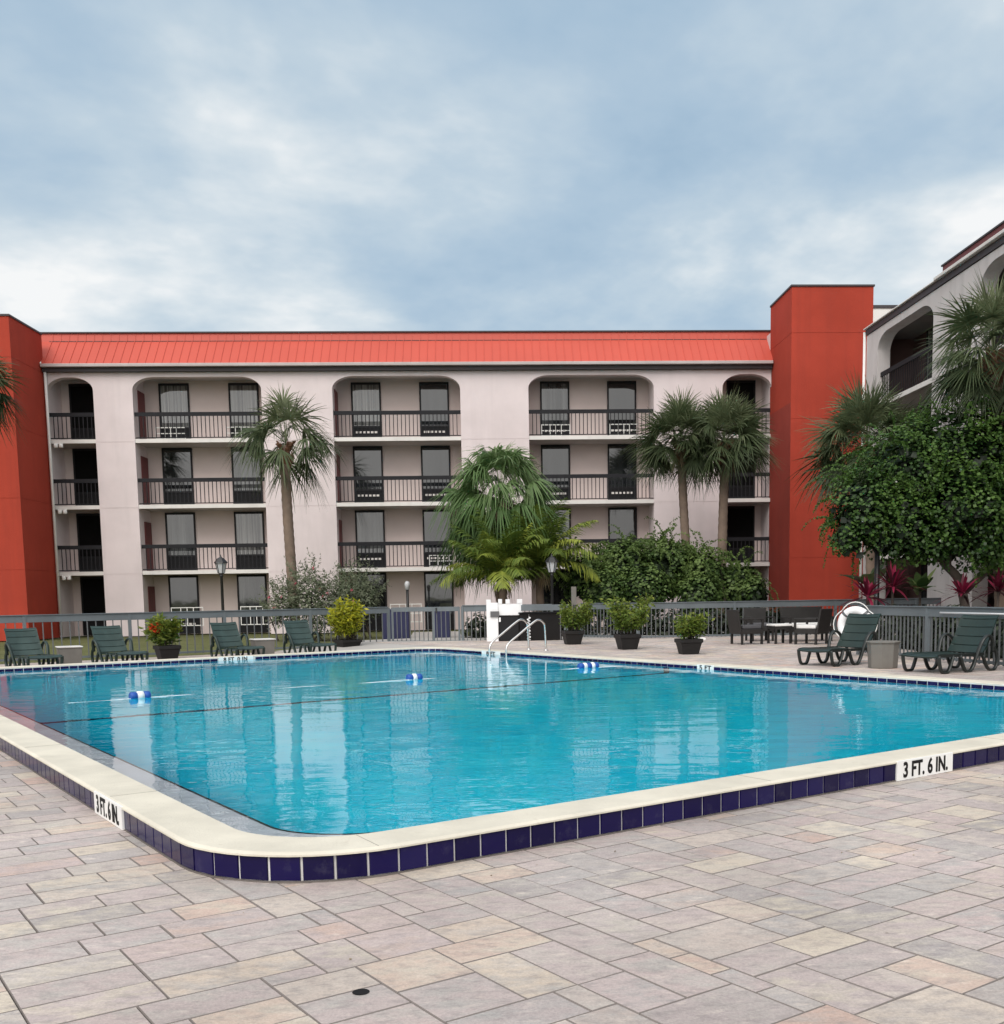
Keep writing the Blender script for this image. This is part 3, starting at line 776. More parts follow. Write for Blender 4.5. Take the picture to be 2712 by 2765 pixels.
# stair towers
def tower(label, x0, x1, y0, y1, h, seams, base=None):
    t = thing('stair_tower', label, 'tower', ((x0 + x1) / 2, y0, 0))
    mb = MB(); zs = [0] + seams + [h]
    mb.box(x0 + .012, y0 + .012, 0, x1 - .012, y1, h - .02)
    for z0, z1 in zip(zs, zs[1:]): mb.box(x0, y0, z0 + (.008 if z0 else 0), x1, y1 + .01, z1 - (0 if z1 == h else .004))
    mb.build('wall', M['redstucco'], t)
    mb = MB(); mb.box(x0 - .04, y0 - .04, h + .002, x1 + .04, y1, h + .07); mb.build('roof_cap', M['dark'], t)
    return t
tower('red stucco stair tower at the left end of the long facade', -23.5, -17.13, 41.1, 44.0, 11.86, [2.65, 5.3, 7.9, 10.4])
tw = tower('tall red stucco stair tower between the long facade and the right wing', 11.93, 15.08, 41.2, 44.2, 12.9, [2.7, 5.3, 8.0, 11.2])
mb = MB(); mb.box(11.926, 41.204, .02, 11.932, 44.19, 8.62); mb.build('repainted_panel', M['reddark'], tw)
bk = thing('rear_block', 'white flat roofed block showing just right of the tall red tower', 'building', (18, 44.5, 0))
mb = MB(); mb.box(15.16, 44.5, 0, 26, 54, 12.95); mb.build('wall', M['white'], bk)
mb = MB(); mb.box(15.12, 44.46, 12.95, 26.05, 54.05, 13.07); mb.build('roof_cap', M['dark'], bk)

# right wing
WX = 13.75
wing = thing('hotel_wing', 'grey stucco hotel wing with arched balconies running towards the camera on the right', 'building', (WX, 26, 0))
wp = [(37.1, 38.15), (29.45, 32.5), (21.8, 24.8), (14, 17.1)]; wb = [(32.5, 37.1), (24.8, 29.45), (17.1, 21.8)]
WT = 10.36
mb = MB()
for y0, y1 in wp:
    mb.box(WX + .014, y0 + .004, 0, WX + .44, y1 - .004, WT)
    zs = [0] + SLABS + [WT]
    for z0, z1 in zip(zs, zs[1:]): mb.box(WX, y0, z0 + (.010 if z0 else 0) - .12 * (z0 > 0), WX + .45, y1, z1 - .12 * (z1 < WT) - .002)
for y0, y1 in wb:
    rx = .9; zs_, zt = 9.58, 10.12
    def az(x):
        u = min(x - y0, y1 - x)
        if u >= rx: return zt
        k = 1 - u / rx; return zs_ + (zt - zs_) * math.sqrt(max(0, 1 - k * k))
    ys = [y0 + rx * (1 - math.cos(math.pi / 2 * i / 12)) for i in range(13)] + [y1 - rx * (1 - math.cos(math.pi / 2 * i / 12)) for i in range(12, -1, -1)]
    for p, q in zip(ys, ys[1:]):
        if q - p < 1e-6: continue
        mb.face([(WX, q, az(q)), (WX, p, az(p)), (WX, p, WT), (WX, q, WT)])
        mb.face([(WX, p, az(p)), (WX, q, az(q)), (WX + .45, q, az(q)), (WX + .45, p, az(p))])
        mb.face([(WX + .45, p, az(p)), (WX + .45, q, az(q)), (WX + .45, q, WT), (WX + .45, p, WT)])
mb.build('facade_wall', M['wingstucco'], wing)
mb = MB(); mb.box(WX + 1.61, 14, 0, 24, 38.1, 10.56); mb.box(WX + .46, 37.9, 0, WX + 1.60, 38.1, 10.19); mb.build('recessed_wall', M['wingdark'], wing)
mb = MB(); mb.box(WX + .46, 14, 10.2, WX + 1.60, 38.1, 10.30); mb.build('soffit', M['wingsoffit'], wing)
mb = MB(); mb.box(WX - .04, 14, 10.38, WX + .1, 38.17, 10.56); mb.build('fascia', M['dark'], wing)
mb = MB(); mb.box(WX - .16, 14, 10.565, WX + .02, 32.2, 10.66); mb.box(WX - .12, 32.2, 10.565, WX + .05, 38.2, 10.61); mb.build('gutter', M['slabedge'], wing, bevel=.015)
mb = MB(); mb.tube([(WX - .06, 38.2, 10.5), (WX - .06, 38.22, 5), (WX - .06, 38.22, .1)], .05, 8); mb.build('downpipe', M['white'], wing)
mb = MB(); mb.box(WX + .12, 14, 10.57, WX + 9, 32.2, 10.98); mb.build('roof', M['wingroof'], wing)
mb = MB(); mb.box(WX + .08, 14, 10.982, WX + .3, 32.24, 11.03); mb.build('roof_cap', M['dark'], wing)
mb = MB(); mb.box(WX + .3, 32.25, 10.565, 24, 38.15, 10.60); mb.build('flat_roof', M['dark'], wing)
for (y0, y1) in wb:
    for sz in SLABS:
        mb = MB(); mb.box(WX + .03, y0 + .002, sz - .15, WX + 1.6, y1 - .002, sz); sl = mb.build('balcony', M['slabedge'], wing)
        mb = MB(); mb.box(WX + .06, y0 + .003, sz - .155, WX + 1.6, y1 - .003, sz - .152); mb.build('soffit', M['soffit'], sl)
        mb = MB(); mb.box(WX + .12, y0 + .002, sz + .90, WX + .18, y1 - .002, sz + 1.05)
        for k in range(1, 30):
            v = y0 + (y1 - y0) * k / 30; mb.box(WX + .139, v - .011, sz + .05, WX + .161, v + .011, sz + .91)
        mb.build('railing', M['railing'], sl)
    for dy in (.27, .78):
        for fl in range(4):
            z = ([0.02] + SLABS)[fl] + .004
            o = d0.copy(); col.objects.link(o); o.parent = wing
            o.location = (1.605, y0 + (y1 - y0) * dy - 26, z); o.rotation_euler = (0, 0, -math.pi / 2)
            g = g0.copy(); col.objects.link(g); g.parent = o
            p = bpy.data.objects.new('pane', panes[(fl + int(y0)) % 4]); col.objects.link(p); p.parent = o

# ------------------------------------------------------------------ fences
def fence(label, pts, zb, zt, sp, post_every=2.4, rail_h=.165, extra_posts=True, side=1):
    t = thing('pool_fence', label, 'fence', (pts[0][0], pts[0][1], zb))
    pk = MB()
    for (p, q) in zip(pts, pts[1:]):
        p, q = Vector((*p, 0)), Vector((*q, 0)); L = (q - p).length; d = (q - p) / L
        mb = MB(); mb.beam(p + Vector((0, 0, zt - rail_h / 2)), q + Vector((0, 0, zt - rail_h / 2)), .045, rail_h)
        mb.beam(p + Vector((0, 0, zt + .012)), q + Vector((0, 0, zt + .012)), .10, .022)
        mb.build('top_rail', M['fence'], t, bevel=.004)
        mb = MB(); mb.beam(p + Vector((0, 0, zb + .09)), q + Vector((0, 0, zb + .09)), .035, .05); mb.build('bottom_rail', M['fence'], t)
        k = 1; cnt = int(L / sp)
        for k in range(1, cnt):
            c = p + d * (L * k / cnt)
            pk.beam(c + Vector((0, 0, zb + .05)), c + Vector((0, 0, zt - .05)), .024, .024, up=d)
        npost = max(1, int(round(L / post_every)))
        for k in range(npost + 1):
            c = p + d * (L * k / npost)
            mb = MB(); mb.beam(c + Vector((0, 0, zb - .05)), c + Vector((0, 0, zt - .01)), .075, .075, up=d); mb.build('post', M['fence'], t, bevel=.004)
    pk.build('pickets', M['picket'], t)
    return t
fp = W(14.75, 28.25)
fl0 = W(-2.5, 28.25)
fence('grey picket fence behind the green loungers along the lawn', [(fl0.x, fl0.y), (fp.x, fp.y)], -.01, 1.135, .205, 2.6)
fence('short grey fence run between the gate and the white kiosk', [(-.62, 31.35), (1.98, 30.95)], .02, 1.15, .13, 2.4)
gt = thing('pool_gate', 'grey picket gate standing before the concrete path', 'gate', (fp.x, fp.y, 0))
g1 = Vector((fp.x + .12, fp.y, 0)); g2 = Vector((-.72, 31.37, 0)); dg = (g2 - g1).normalized()
mb = MB(); mb.beam(g1 + Vector((0, 0, 1.07)), g2 + Vector((0, 0, 1.07)), .045, .13); mb.beam(g1 + Vector((0, 0, .12)), g2 + Vector((0, 0, .12)), .04, .06)
mb.beam(g1 + Vector((0, 0, .05)), g1 + Vector((0, 0, 1.13)), .06, .06); mb.beam(g2 + Vector((0, 0, .05)), g2 + Vector((0, 0, 1.13)), .06, .06)
gm_ = g1.lerp(g2, .62); mb.beam(gm_ + Vector((0, 0, .05)), gm_ + Vector((0, 0, 1.13)), .06, .06)
mb.build('gate_frame', M['fence'], gt)
mb = MB()
for k in range(1, 15):
    c = g1.lerp(g2, k / 15); mb.beam(c + Vector((0, 0, .1)), c + Vector((0, 0, 1.02)), .022, .022, up=dg)
mb.build('pickets', M['picket'], gt)
mb = MB(); c = gm_ + Vector((.08, -.05, .95)); mb.beam(c, c + Vector((0, 0, .16)), .05, .04); mb.build('latch', M['lampblack'], gt)
fence('long grey picket fence with dense bars behind the potted plants and wicker seats', [(2.95, 32.2), (4.45, 30.6), (7.3, 30.75), (10.4, 31.1), (15.5, 31.7)], .10, 1.15, .125, 2.6)
fence('near grey fence on the right carrying the life ring and white pole', [(7.62, 21.3), (8.47, 16.6), (9.0, 13.6)], DECK, 1.13, .125, 2.5)

# ------------------------------------------------------------------ loungers
def make_lounger(label, seatm, framem):
    t = thing('sun_lounger', label, 'sun lounger', group='green resin sun loungers')
    w = .345
    def slab(pts, th, nslot, name):
        mb = MB(); L = len(pts)
        P = bend(pts, 8)
        top = []
        for i, p in enumerate(P):
            d = (P[min(i + 1, len(P) - 1)] - P[max(i - 1, 0)]).normalized(); nrm = Vector((-d.z, 0, d.x))
            if nrm.z < 0: nrm = -nrm
            top.append((p, nrm))
        ys = [-w, -w * .86, -w * .4, 0, w * .4, w * .86, w]
        per = len(P) // nslot
        for i in range(len(P) - 1):
            slot = (i % per == per - 1) and 0 < i < len(P) - 2
            for j in range(6):
                (p, n0), (q, n1) = top[i], top[i + 1]
                def pt(p, nn, y, o): 
                    dish = -.022 * (1 - (y / w) ** 2) - (.016 if slot and abs(y) < w * .9 else 0)
                    return p + nn * (o + dish) + Vector((0, y, 0))
                y0, y1 = ys[j], ys[j + 1]
                k = len(mb.v)
                mb.v += [tuple(x) for x in (pt(p, n0, y0, 0), pt(q, n1, y0, 0), pt(q, n1, y1, 0), pt(p, n0, y1, 0), pt(p, n0, y0, -th), pt(q, n1, y0, -th), pt(q, n1, y1, -th), pt(p, n0, y1, -th))]
                for f in ((0, 1, 2, 3), (7, 6, 5, 4), (0, 4, 5, 1), (1, 5, 6, 2), (2, 6, 7, 3), (3, 7, 4, 0)):
                    mb.f.append(tuple(k + x for x in f)); mb.t.append(.5); mb.sm.append(False)
        mb.v = [(v[0] * .77, v[1], v[2] * .84) for v in mb.v]
        return mb.build(name, seatm, t, world=False)
    slab([(1.12, 0, .335), (.98, 0, .375), (.6, 0, .36), (.15, 0, .355), (-.26, 0, .34)], .03, 7, 'seat')
    slab([(-.24, 0, .36), (-.38, 0, .55), (-.52, 0, .78), (-.63, 0, .99), (-.70, 0, 1.06)], .03, 5, 'backrest')
    def shrink(m):
        m.v = [(v[0] * .77, v[1], v[2] * .84) for v in m.v]; return m
    for s in (-1, 1):
        y = s * (w + .012)
        mb = MB(); mb.tube(bend([(1.08, y, .335), (1.05, y, .18), (.99, y, .045), (.88, y, .025), (.78, y, .06), (.66, y, .33)], 5), .036, 8, sy=.75); shrink(mb).build('leg', framem, t, world=False)
        mb = MB(); mb.tube(bend([(.46, y, .33), (.36, y, .12), (.28, y, .03), (.16, y, .025), (.06, y, .12), (-.04, y * 1.08, .40), (-.14, y * 1.14, .60), (-.30, y * 1.14, .68), (-.46, y * 1.08, .58), (-.52, y, .36)], 5), .037, 8, sy=.8); shrink(mb).build('armrest', framem, t, world=False)
        mb = MB(); mb.tube(bend([(-.22, y, .31), (-.34, y, .10), (-.44, y, .03), (-.58, y, .03), (-.66, y, .16), (-.62, y, .36), (-.50, y * .95, .50)], 5), .034, 8, sy=.8); shrink(mb).build('leg', framem, t, world=False)
        mb = MB(); mb.beam((1.08, s * w, .335), (-.26, s * w, .325), .035, .06); shrink(mb).build('side_rail', framem, t, world=False)
    return t
def on_line(dx, b_or_a, val, z):
    "point of the pool-frame line a=val or b=val lying on the image column dx"
    lo, hi = (-30, 60)
    def colx(s):
        P = W(s, val, z) if b_or_a == 'b' else W(val, s, z)
        v = P - Vector((0, 0, EYE)); return CX + FPX * v.dot(CR) / v.dot(CF)
    f = (lambda s: colx(s) - dx * DK); inc = f(hi) > f(lo) if b_or_a == 'b' else f(5) > f(40)
    if b_or_a == 'a': lo, hi = 5, 60
    for _ in range(60):
        m_ = (lo + hi) / 2
        if (f(m_) < 0) == (b_or_a == 'b'): lo = m_
        else: hi = m_
    return W(m_, val, z) if b_or_a == 'b' else W(val, m_, z)
lg = make_lounger('green resin lounger at the far left of the pool', M['green'], M['darkgreen'])
rzL = TH - R(90)
for i, (dx, lab, dr) in enumerate(((60, 'green resin sun lounger leftmost by the lawn fence, left of the first grey table', .17),
                                   (222, 'green resin sun lounger between the first grey table and the orange flowers', .16),
                                   (445, 'green resin sun lounger just left of the second grey table, below the lamp post', .13),
                                   (582, 'green resin sun lounger between the second grey table and the lime shrub', .12))):
    p = on_line(dx, 'b', 25.75, .0)
    if i == 0: o = lg; o['label'] = lab
    else: o = copy_tree(lg); o['label'] = lab
    o.location = (p.x, p.y, 0.0); o.rotation_euler = (0, 0, rzL + dr)
lr = make_lounger('dark green lounger beside the life ring on the far deck', M['darkgreen'], M['frameblack'])
lr['label'] = 'dark green sun lounger in front of the life ring, side on'
pr = Vector((6.46, 18.75, DECK)); lr.location = pr; lr.rotation_euler = (0, 0, TH + math.pi)
o = make_lounger('', M['darkgreen'], M['frameblack'])
o['label'] = 'blackish green sun lounger nearest the right edge of the photo'
o.location = (7.60, 16.75, DECK); o.rotation_euler = (0, 0, TH + math.pi - .12)

# ------------------------------------------------------------------ side tables
def side_table(label, loc, rz, r, h, n_=4, top=None, group='grey side tables by the loungers'):
    t = thing('side_table', label, 'side table', loc, rz, group)
    mb = MB(); mb.lathe([(r * .86, 0), (r * .90, .01), (r * .98, h - .05), (r, h - .05), (r * 1.02, h - .03)], n_, rot=math.pi / 4 if n_ == 4 else .26, smooth=False)
    mb.build('base', M['tablegrey'], t, bevel=.012, world=False)
    mb = MB(); mb.lathe([(r * 1.05, h - .03), (r * 1.08, h - .015), (r * 1.05, h)], n_, rot=math.pi / 4 if n_ == 4 else .26, smooth=False)
    mb.build('table_top', top or M['tabletop'], t, bevel=.006, world=False)
p = on_line(133, 'b', 26.3, 0); side_table('grey box side table with pale top between the two leftmost loungers', p, TH - .1, .36, .44)
p = on_line(499, 'b', 26.3, 0); side_table('grey box side table with pale top left of the fourth lounger from the left', p, TH - .1, .36, .44)
side_table('grey many sided side table between the two dark loungers on the right', (6.72, 17.62, DECK), .1, .265, .455, 8, M['tablegrey'])

# ------------------------------------------------------------------ ladder, kiosk, cabinets
lad = thing('pool_ladder', 'shiny stainless steel pool ladder with two curved handrails', 'ladder', W(13.6, 20.6, .15))
for b in (20.15, 20.85):
    P = [W(13.50, b, -.55), W(13.50, b, .10), W(13.51, b, .27), W(13.60, b, .385), W(13.85, b, .55), W(14.25, b, .81), W(14.42, b, .875), W(14.56, b, .80), W(14.60, b, .66), W(14.62, b, DECK - .01)]
    mb = MB(); mb.tube(bend(P, 7), .024, 10); mb.build('handrail', M['chrome'], lad)
    mb = MB(); mb.lathe([(.055, 0), (.055, .015), (.03, .03)], 12, tuple(W(14.62, b, DECK))); mb.build('flange', M['chrome'], lad)
for z in (-.15, -.42):
    mb = MB(); mb.beam(W(13.49, 20.15, z), W(13.49, 20.85, z), .09, .03); mb.build('rung', M['chrome'], lad)

kq = at(925, 1222, 30.2)
kx = kq.x - .02; ky = 30.2; kb = .12
ks = thing('towel_kiosk', 'white vinyl kiosk with notched top board and narrow white post', 'kiosk', (kx + .4, ky, kb))
mb = MB(); mb.box(kx, ky, kb, kx + .33, ky + .30, 1.18); mb.build('post', M['whiteplastic'], ks, bevel=.01)
mb = MB(); mb.box(kx + .334, ky + .04, .88, kx + 1.02, ky + .26, 1.20); mb.box(kx + .004, ky + .02, 1.184, kx + .33, ky + .28, 1.24); mb.build('panel', M['whiteplastic'], ks, bevel=.006)
mb = MB()
for x0, w in ((0, .13), (.34, .11), (.55, .12), (.87, .15)): mb.box(kx + x0, ky + .03, 1.205 if x0 else 1.242, kx + x0 + w, ky + .27, 1.33 if x0 != .34 else 1.34)
mb.build('battlement', M['whiteplastic'], ks, bevel=.006)
mb = MB(); mb.box(kx + .11, ky - .05, .84, kx + .36, ky - .004, 1.0); mb.build('control_box', M['greybox'], ks, bevel=.008)
mb = MB(); mb.box(kx + .35, ky - .02, .70, kx + .40, ky + .03, .82); mb.build('latch', M['whiteplastic'], ks)
c1 = thing('cabinet', 'narrow black cabinet under the white kiosk board', 'cabinet', (kx + .65, ky, kb))
mb = MB(); mb.box(kx + .345, ky + .03, kb, kx + .92, ky + .5, .86); mb.build('body', M['black'], c1, bevel=.01)
mb = MB(); mb.box(kx + .36, ky + .012, kb + .04, kx + .90, ky + .028, .83); mb.build('door', M['frame'], c1)
c2 = thing('cabinet', 'wide black cabinet behind the ladder beside the white kiosk', 'cabinet', (kx + 1.5, ky, kb))
mb = MB(); mb.box(kx + .93, ky + .02, kb, kx + 2.13, ky + .6, .92); mb.build('body', M['black'], c2, bevel=.01)
mb = MB(); mb.box(kx + .90, ky - .01, .922, kx + 2.16, ky + .63, .955); mb.build('lid', M['frame'], c2)
mb = MB(); mb.box(kx + 1.19, ky + .0, kb + .03, kx + 1.21, ky + .018, .90); mb.box(kx + 2.08, ky + .0, kb + .03, kx + 2.11, ky + .018, .90); mb.build('trim', M['greybox'], c2)
hz = MB(); rr = random.Random(5)
P = [Vector((kx + 1.19 + .045 * math.sin(k * 1.15) + rr.uniform(-.01, .01), ky - .03 + .02 * math.cos(k * 1.7), .82 - k * .0165)) for k in range(40)]
hz.tube(bend(P, 2), .016, 6); tag(hz.build('vacuum_hose', M['whiteplastic']), 'coiled white hose hanging on the black cabinet behind the ladder', 'hose')
# grey corner posts right of the cabinet
ar = thing('fence_arch', 'grey square fence frame enclosing the right side of the black cabinet', 'fence', (kx + 2.2, ky - .1, kb))
mb = MB(); mb.box(kx + 2.19, ky - .12, kb, kx + 2.32, ky + .0, 1.17); mb.build('post', M['fence'], ar, bevel=.005)
mb = MB(); mb.box(kx + .98, ky - .10, 1.0, kx + 2.185, ky - .05, 1.165); mb.build('top_rail', M['fence'], ar, bevel=.004)
pl = MB(); pl.tube([(kx + 2.50, ky - .05, DECK - .05), (kx + 2.50, ky - .05, 1.15)], .05, 10)
tag(pl.build('black_post', M['lampblack']), 'short black post between the grey frame and the first tall potted shrub', 'post')
pw = MB(); pw.box(kx + 2.46, ky + .5, .1, kx + 2.60, ky + .62, 1.66)
tag(pw.build('timber_post', M['tablegrey'], bevel=.005), 'grey weathered timber post right of the lamp post behind the cabinet', 'post')

# ------------------------------------------------------------------ lamp posts
def lamp(label, base, h, tilt=0):
    t = thing('lamp_post', label, 'lamp', base, 0, 'black lantern lamp posts')
    mb = MB(); mb.lathe([(.10, 0), (.10, .12), (.055, .22), (.05, .5), (.042, h - .62), (.06, h - .60), (.06, h - .56), (.03, h - .54), (.09, h - .52), (.09, h - .50)], 12); mb.build('pole', M['lampblack'], t, world=False)
    mb = MB(); mb.lathe([(.095, h - .5), (.165, h - .2)], 6, smooth=False); ln = mb.build('lantern', M['lampglass'], t, world=False)
    mb = MB()
    for j in range(6):
        an = 2 * math.pi * j / 6; mb.beam((.10 * math.cos(an), .10 * math.sin(an), h - .5), (.172 * math.cos(an), .172 * math.sin(an), h - .2), .016, .016)
    mb.build('lantern_frame', M['lampblack'], ln, world=False)
    mb = MB(); mb.lathe([(.21, h - .2), (.20, h - .17), (.11, h - .06), (.05, h - .03), (.03, h), (.012, h + .06)], 6, smooth=False); mb.build('cap', M['lampblack'], t, world=False)
    return t
def stand(dx, dytop, Y, zbase=0.0):
    p = at(dx, dytop, Y); return (p.x, Y, zbase), p.z - zbase
b_, h_ = stand(418, 1052, 33.2); lamp('black lantern lamp post against the left part of the facade', b_, h_ - .05)
b_, h_ = stand(1046, 1050, 32.6); lamp('black lantern lamp post in front of the dark bush behind the cabinet', b_, h_ - .05)
p = at(1664, 1040, 25.0); t = thing('lamp_post', 'black pole rising from behind the fence into the round tree', 'lamp', (p.x, 25.0, .1), 0)
mb = MB(); mb.lathe([(.10, 0), (.09, .1), (.065, .2), (.06, p.z + .6)], 12, (0, 0, 0)); mb.build('pole', M['lampblack'], t, world=False)
mb = MB(); mb.lathe([(.10, p.z + .6), (.16, p.z + .9)], 6, smooth=False); mb.build('lantern', M['lampglass'], t, world=False)
b_, h_ = stand(772, 1102, 38.0); t = thing('path_light', 'small bollard light with pale head by the concrete path', 'lamp', b_)
mb = MB(); mb.lathe([(.06, 0), (.05, .1), (.05, h_ - .3)], 10); mb.build('pole', M['lampblack'], t, world=False)
mb = MB(); mb.lathe([(.07, h_ - .3), (.10, h_ - .08), (.05, h_)], 10); mb.build('lamp_head', M['lampglass'], t, world=False)

# ------------------------------------------------------------------ life ring and pole
lrp = at(1622, 1184, 20.75)
t = thing('life_ring', 'white life ring with rope hanging on the near fence', 'life ring', (lrp.x, lrp.y, lrp.z), -.7)
def torus(mb, R0, r0, a0, a1, n1, n2=12, tint=.5):
    P = [(R0 * math.cos(a0 + (a1 - a0) * k / n1), 0, R0 * math.sin(a0 + (a1 - a0) * k / n1)) for k in range(n1 + 1)]
    mb.tube(P, r0, n2, tint)
mb = MB(); torus(mb, .285, .078, 0, 2 * math.pi, 40); mb.build('ring', M['whiteplastic'], t, world=False)
mb = MB()
for k in range(4): torus(mb, .285, .081, k * math.pi / 2 + .70, k * math.pi / 2 + .86, 4)
mb.build('band', M['greybox'], t, world=False)
mb = MB()
for k in range(4):
    a0 = k * math.pi / 2 + .78
    mb.tube([((.385 + .06 * math.sin(math.pi * s / 8)) * math.cos(a0 + math.pi / 2 * s / 8), -.01, (.385 + .06 * math.sin(math.pi * s / 8)) * math.sin(a0 + math.pi / 2 * s / 8)) for s in range(9)], .010, 6)
mb.build('grab_rope', M['cushwhite'], t, world=False)
f0, f1 = Vector((7.62, 21.3, 0)), Vector((8.47, 16.6, 0)); fd = (f1 - f0).normalized(); fn = Vector((-abs(fd.y), -fd.x * 1.0, 0)).normalized()
def on_fence(s): return f0 + (f1 - f0) * s + Vector((-.07, -.01, 0))
t = thing('reach_pole', 'long white reaching pole lying along the near fence top', 'pole', on_fence(.62) + Vector((0, 0, 1.03)))
mb = MB(); mb.tube([on_fence(.60) + Vector((0, 0, 1.045)), on_fence(1.45) + Vector((0, 0, 1.045))], .016, 8); mb.build('shaft', M['whiteplastic'], t)
mb = MB(); c = on_fence(.985) + Vector((-.02, 0, 1.05)); mb.box(c.x - .03, c.y - .05, c.z - .05, c.x + .03, c.y + .05, c.z + .07); mb.build('hook', M['whiteplastic'], t, bevel=.01)
mb = MB(); c = on_fence(1.0); mb.tube([c + Vector((-.03, -.06, DECK)), c + Vector((-.03, -.06, 1.14))], .02, 8)
tag(mb.build('metal_post', M['alum']), 'upright bare aluminium post against the near fence at the right', 'post')

# ------------------------------------------------------------------ wicker seats
def wicker_chair(label, loc, rz, cush, name='wicker_chair', W_=.60, back_h=.86):
    t = thing(name, label, 'chair' if name == 'wicker_chair' else 'sofa', loc, rz, 'dark wicker patio seats')
    w = W_ / 2
    mb = MB(); mb.box(-.28, -w, .26, .30, w, .38); mb.build('seat', M['wicker'], t, bevel=.015, world=False)
    mb = MB()
    mb.v = []; 
    x0, x1 = -.30, -.40
    mb.beam((x0, 0, .26), (x1, 0, back_h), W_, .05, up=(1, 0, .15)); mb.build('backrest', M['wicker'], t, bevel=.012, world=False)
    for s in (-1, 1):
        mb = MB(); mb.box(-.30, s * w - .03, .60, .30, s * w + .03, .64); mb.box(.25, s * w - .028, .385, .30, s * w + .028, .60)
        mb.build('armrest', M['wicker'], t, bevel=.01, world=False)
    for x in (-.27, .27):
        for s in (-1, 1):
            mb = MB(); mb.box(x - .025, s * (w - .03) - .025, 0, x + .025, s * (w - .03) + .025, .262); mb.build('leg', M['wicker'], t, world=False)
    if cush:
        mb = MB(); mb.box(-.25, -w + .04, .384, .30, w - .04, .475); mb.build('cushion', cush, t, bevel=.025, world=False)
    return t
def gpt(dx, dy, z):
    px, py = dx * DK, dy * DK
    d = CR * ((px - CX) / FPX) + CD * ((py - CY) / FPX) + CF
    s = (z - EYE) / d.z; return Vector((d.x * s, d.y * s, z))
p = gpt(1416, 1221, DECK); wicker_chair('dark wicker chair with grey cushion, leftmost and seen side on', p, .25, M['cushgrey'])
p = gpt(1440, 1215, DECK); wicker_chair('dark wicker chair facing the pool behind the leftmost wicker chair', p, -1.5, M['cushgrey'])
p = gpt(1530, 1215.5, DECK); wicker_chair('dark wicker loveseat with white seat cushion and grey back', p, -1.45, M['cushwhite'], 'wicker_loveseat', 1.15, .88)
p = gpt(1538, 1221, DECK); wicker_chair('dark wicker armchair with its solid back turned to the camera', p, 2.35, M['cushwhite'])
p = gpt(1478, 1220, DECK); t = thing('coffee_table', 'small dark wicker table with white top between the patio seats', 'table', p, .2)
mb = MB(); mb.box(-.24, -.24, .44, .24, .24, .49); mb.build('table_top', M['cushwhite'], t, bevel=.01, world=False)
mb = MB(); mb.box(-.23, -.23, .36, .23, .23, .438); mb.build('apron', M['wicker'], t, world=False)
for x in (-.2, .2):
    for y in (-.2, .2):
        mb = MB(); mb.box(x - .025, y - .025, 0, x + .025, y + .025, .359); mb.build('leg', M['wicker'], t, world=False)
p = gpt(1313, 1214, DECK); mb = MB(); mb.box(p.x - .32, p.y - .16, DECK + .002, p.x + .34, p.y + .16, DECK + .07)
tag(mb.build('stone_slab', M['cushwhite'], bevel=.012), 'low white slab lying on the deck behind the smallest potted shrub', 'slab')

# ------------------------------------------------------------------ plants
def rdir(rr):
    z = rr.uniform(-1, 1); a = rr.uniform(0, 2 * math.pi); s = math.sqrt(1 - z * z)
    return Vector((s * math.cos(a), s * math.sin(a), z))
def fan_crown(mb, c, r, n_, seed, droop=.35, lo=-40, hi=85, seg=30, width=.014, tip=.0, dark=.0, pet=.5, blade=.55):
    rr = random.Random(seed)
    for i in range(n_):
        f = (i + .5) / n_
        el = R(hi - (hi - lo) * f ** .9 + rr.uniform(-12, 12)); az = i * 2.39996 + rr.uniform(-.35, .35)
        d = Vector((math.cos(el) * math.cos(az), math.cos(el) * math.sin(az), math.sin(el)))
        pl_ = r * pet * rr.uniform(.8, 1.2); bl = r * blade * rr.uniform(.8, 1.15)
        tint = max(0, min(1, .60 - .30 * f + rr.uniform(-.22, .22) + .15 * math.sin(el) - dark))
        sag = -.10 * r * math.cos(el) * (1 + f)
        P0 = Vector(c); P1 = P0 + d * pl_ + Vector((0, 0, sag * .4))
        d2 = (d + Vector((0, 0, sag * 1.2 / r)) + rdir(rr) * .12).normalized()
        side = d2.cross(Vector((0, 0, 1)))
        if side.length < .1: side = Vector((1, 0, 0))
        side.normalize(); nrm = side.cross(d2).normalized()
        roll = rr.uniform(-.8, .8); side, nrm = side * math.cos(roll) + nrm * math.sin(roll), nrm * math.cos(roll) - side * math.sin(roll)
        mb.ribbon([P0, P0.lerp(P1, .5), P1], [.016, .012, .010], side, min(1, tint * .8 + .25))
        span = rr.uniform(1.5, 2.1); bendy = rr.uniform(.5, 1.5)
        for k in range(seg):
            ph = ((k + rr.uniform(-.25, .25)) / (seg - 1) - .5) * 2 * span
            fold = abs(ph) / span
            dd = (d2 * math.cos(ph) + side * math.sin(ph) - nrm * (.05 + .35 * fold * bendy) + rdir(rr) * .05).normalized()
            L = bl * (1.0 - .30 * fold ** 2) * rr.uniform(.82, 1.1)
            sd = dd.cross(nrm)
            if sd.length < .05: continue
            sd.normalize()
            dr = droop * rr.uniform(.4, 1.5) * (1 - .5 * max(0, dd.z))
            pts = []
            for s in (0, .34, .68, 1.0):
                pts.append(P1 + dd * (L * s) + Vector((0, 0, -dr * L * s ** 2.2 - tip * L * max(0, s - .4) * 1.7 * rr.uniform(.8, 1.2))))
            w0 = width * (bl / .9) * rr.uniform(.8, 1.2)
            mb.ribbon(pts, [w0 * .6, w0 * 1.2, w0 * .8, w0 * .12], sd, max(0, min(1, tint + rr.uniform(-.16, .16))))
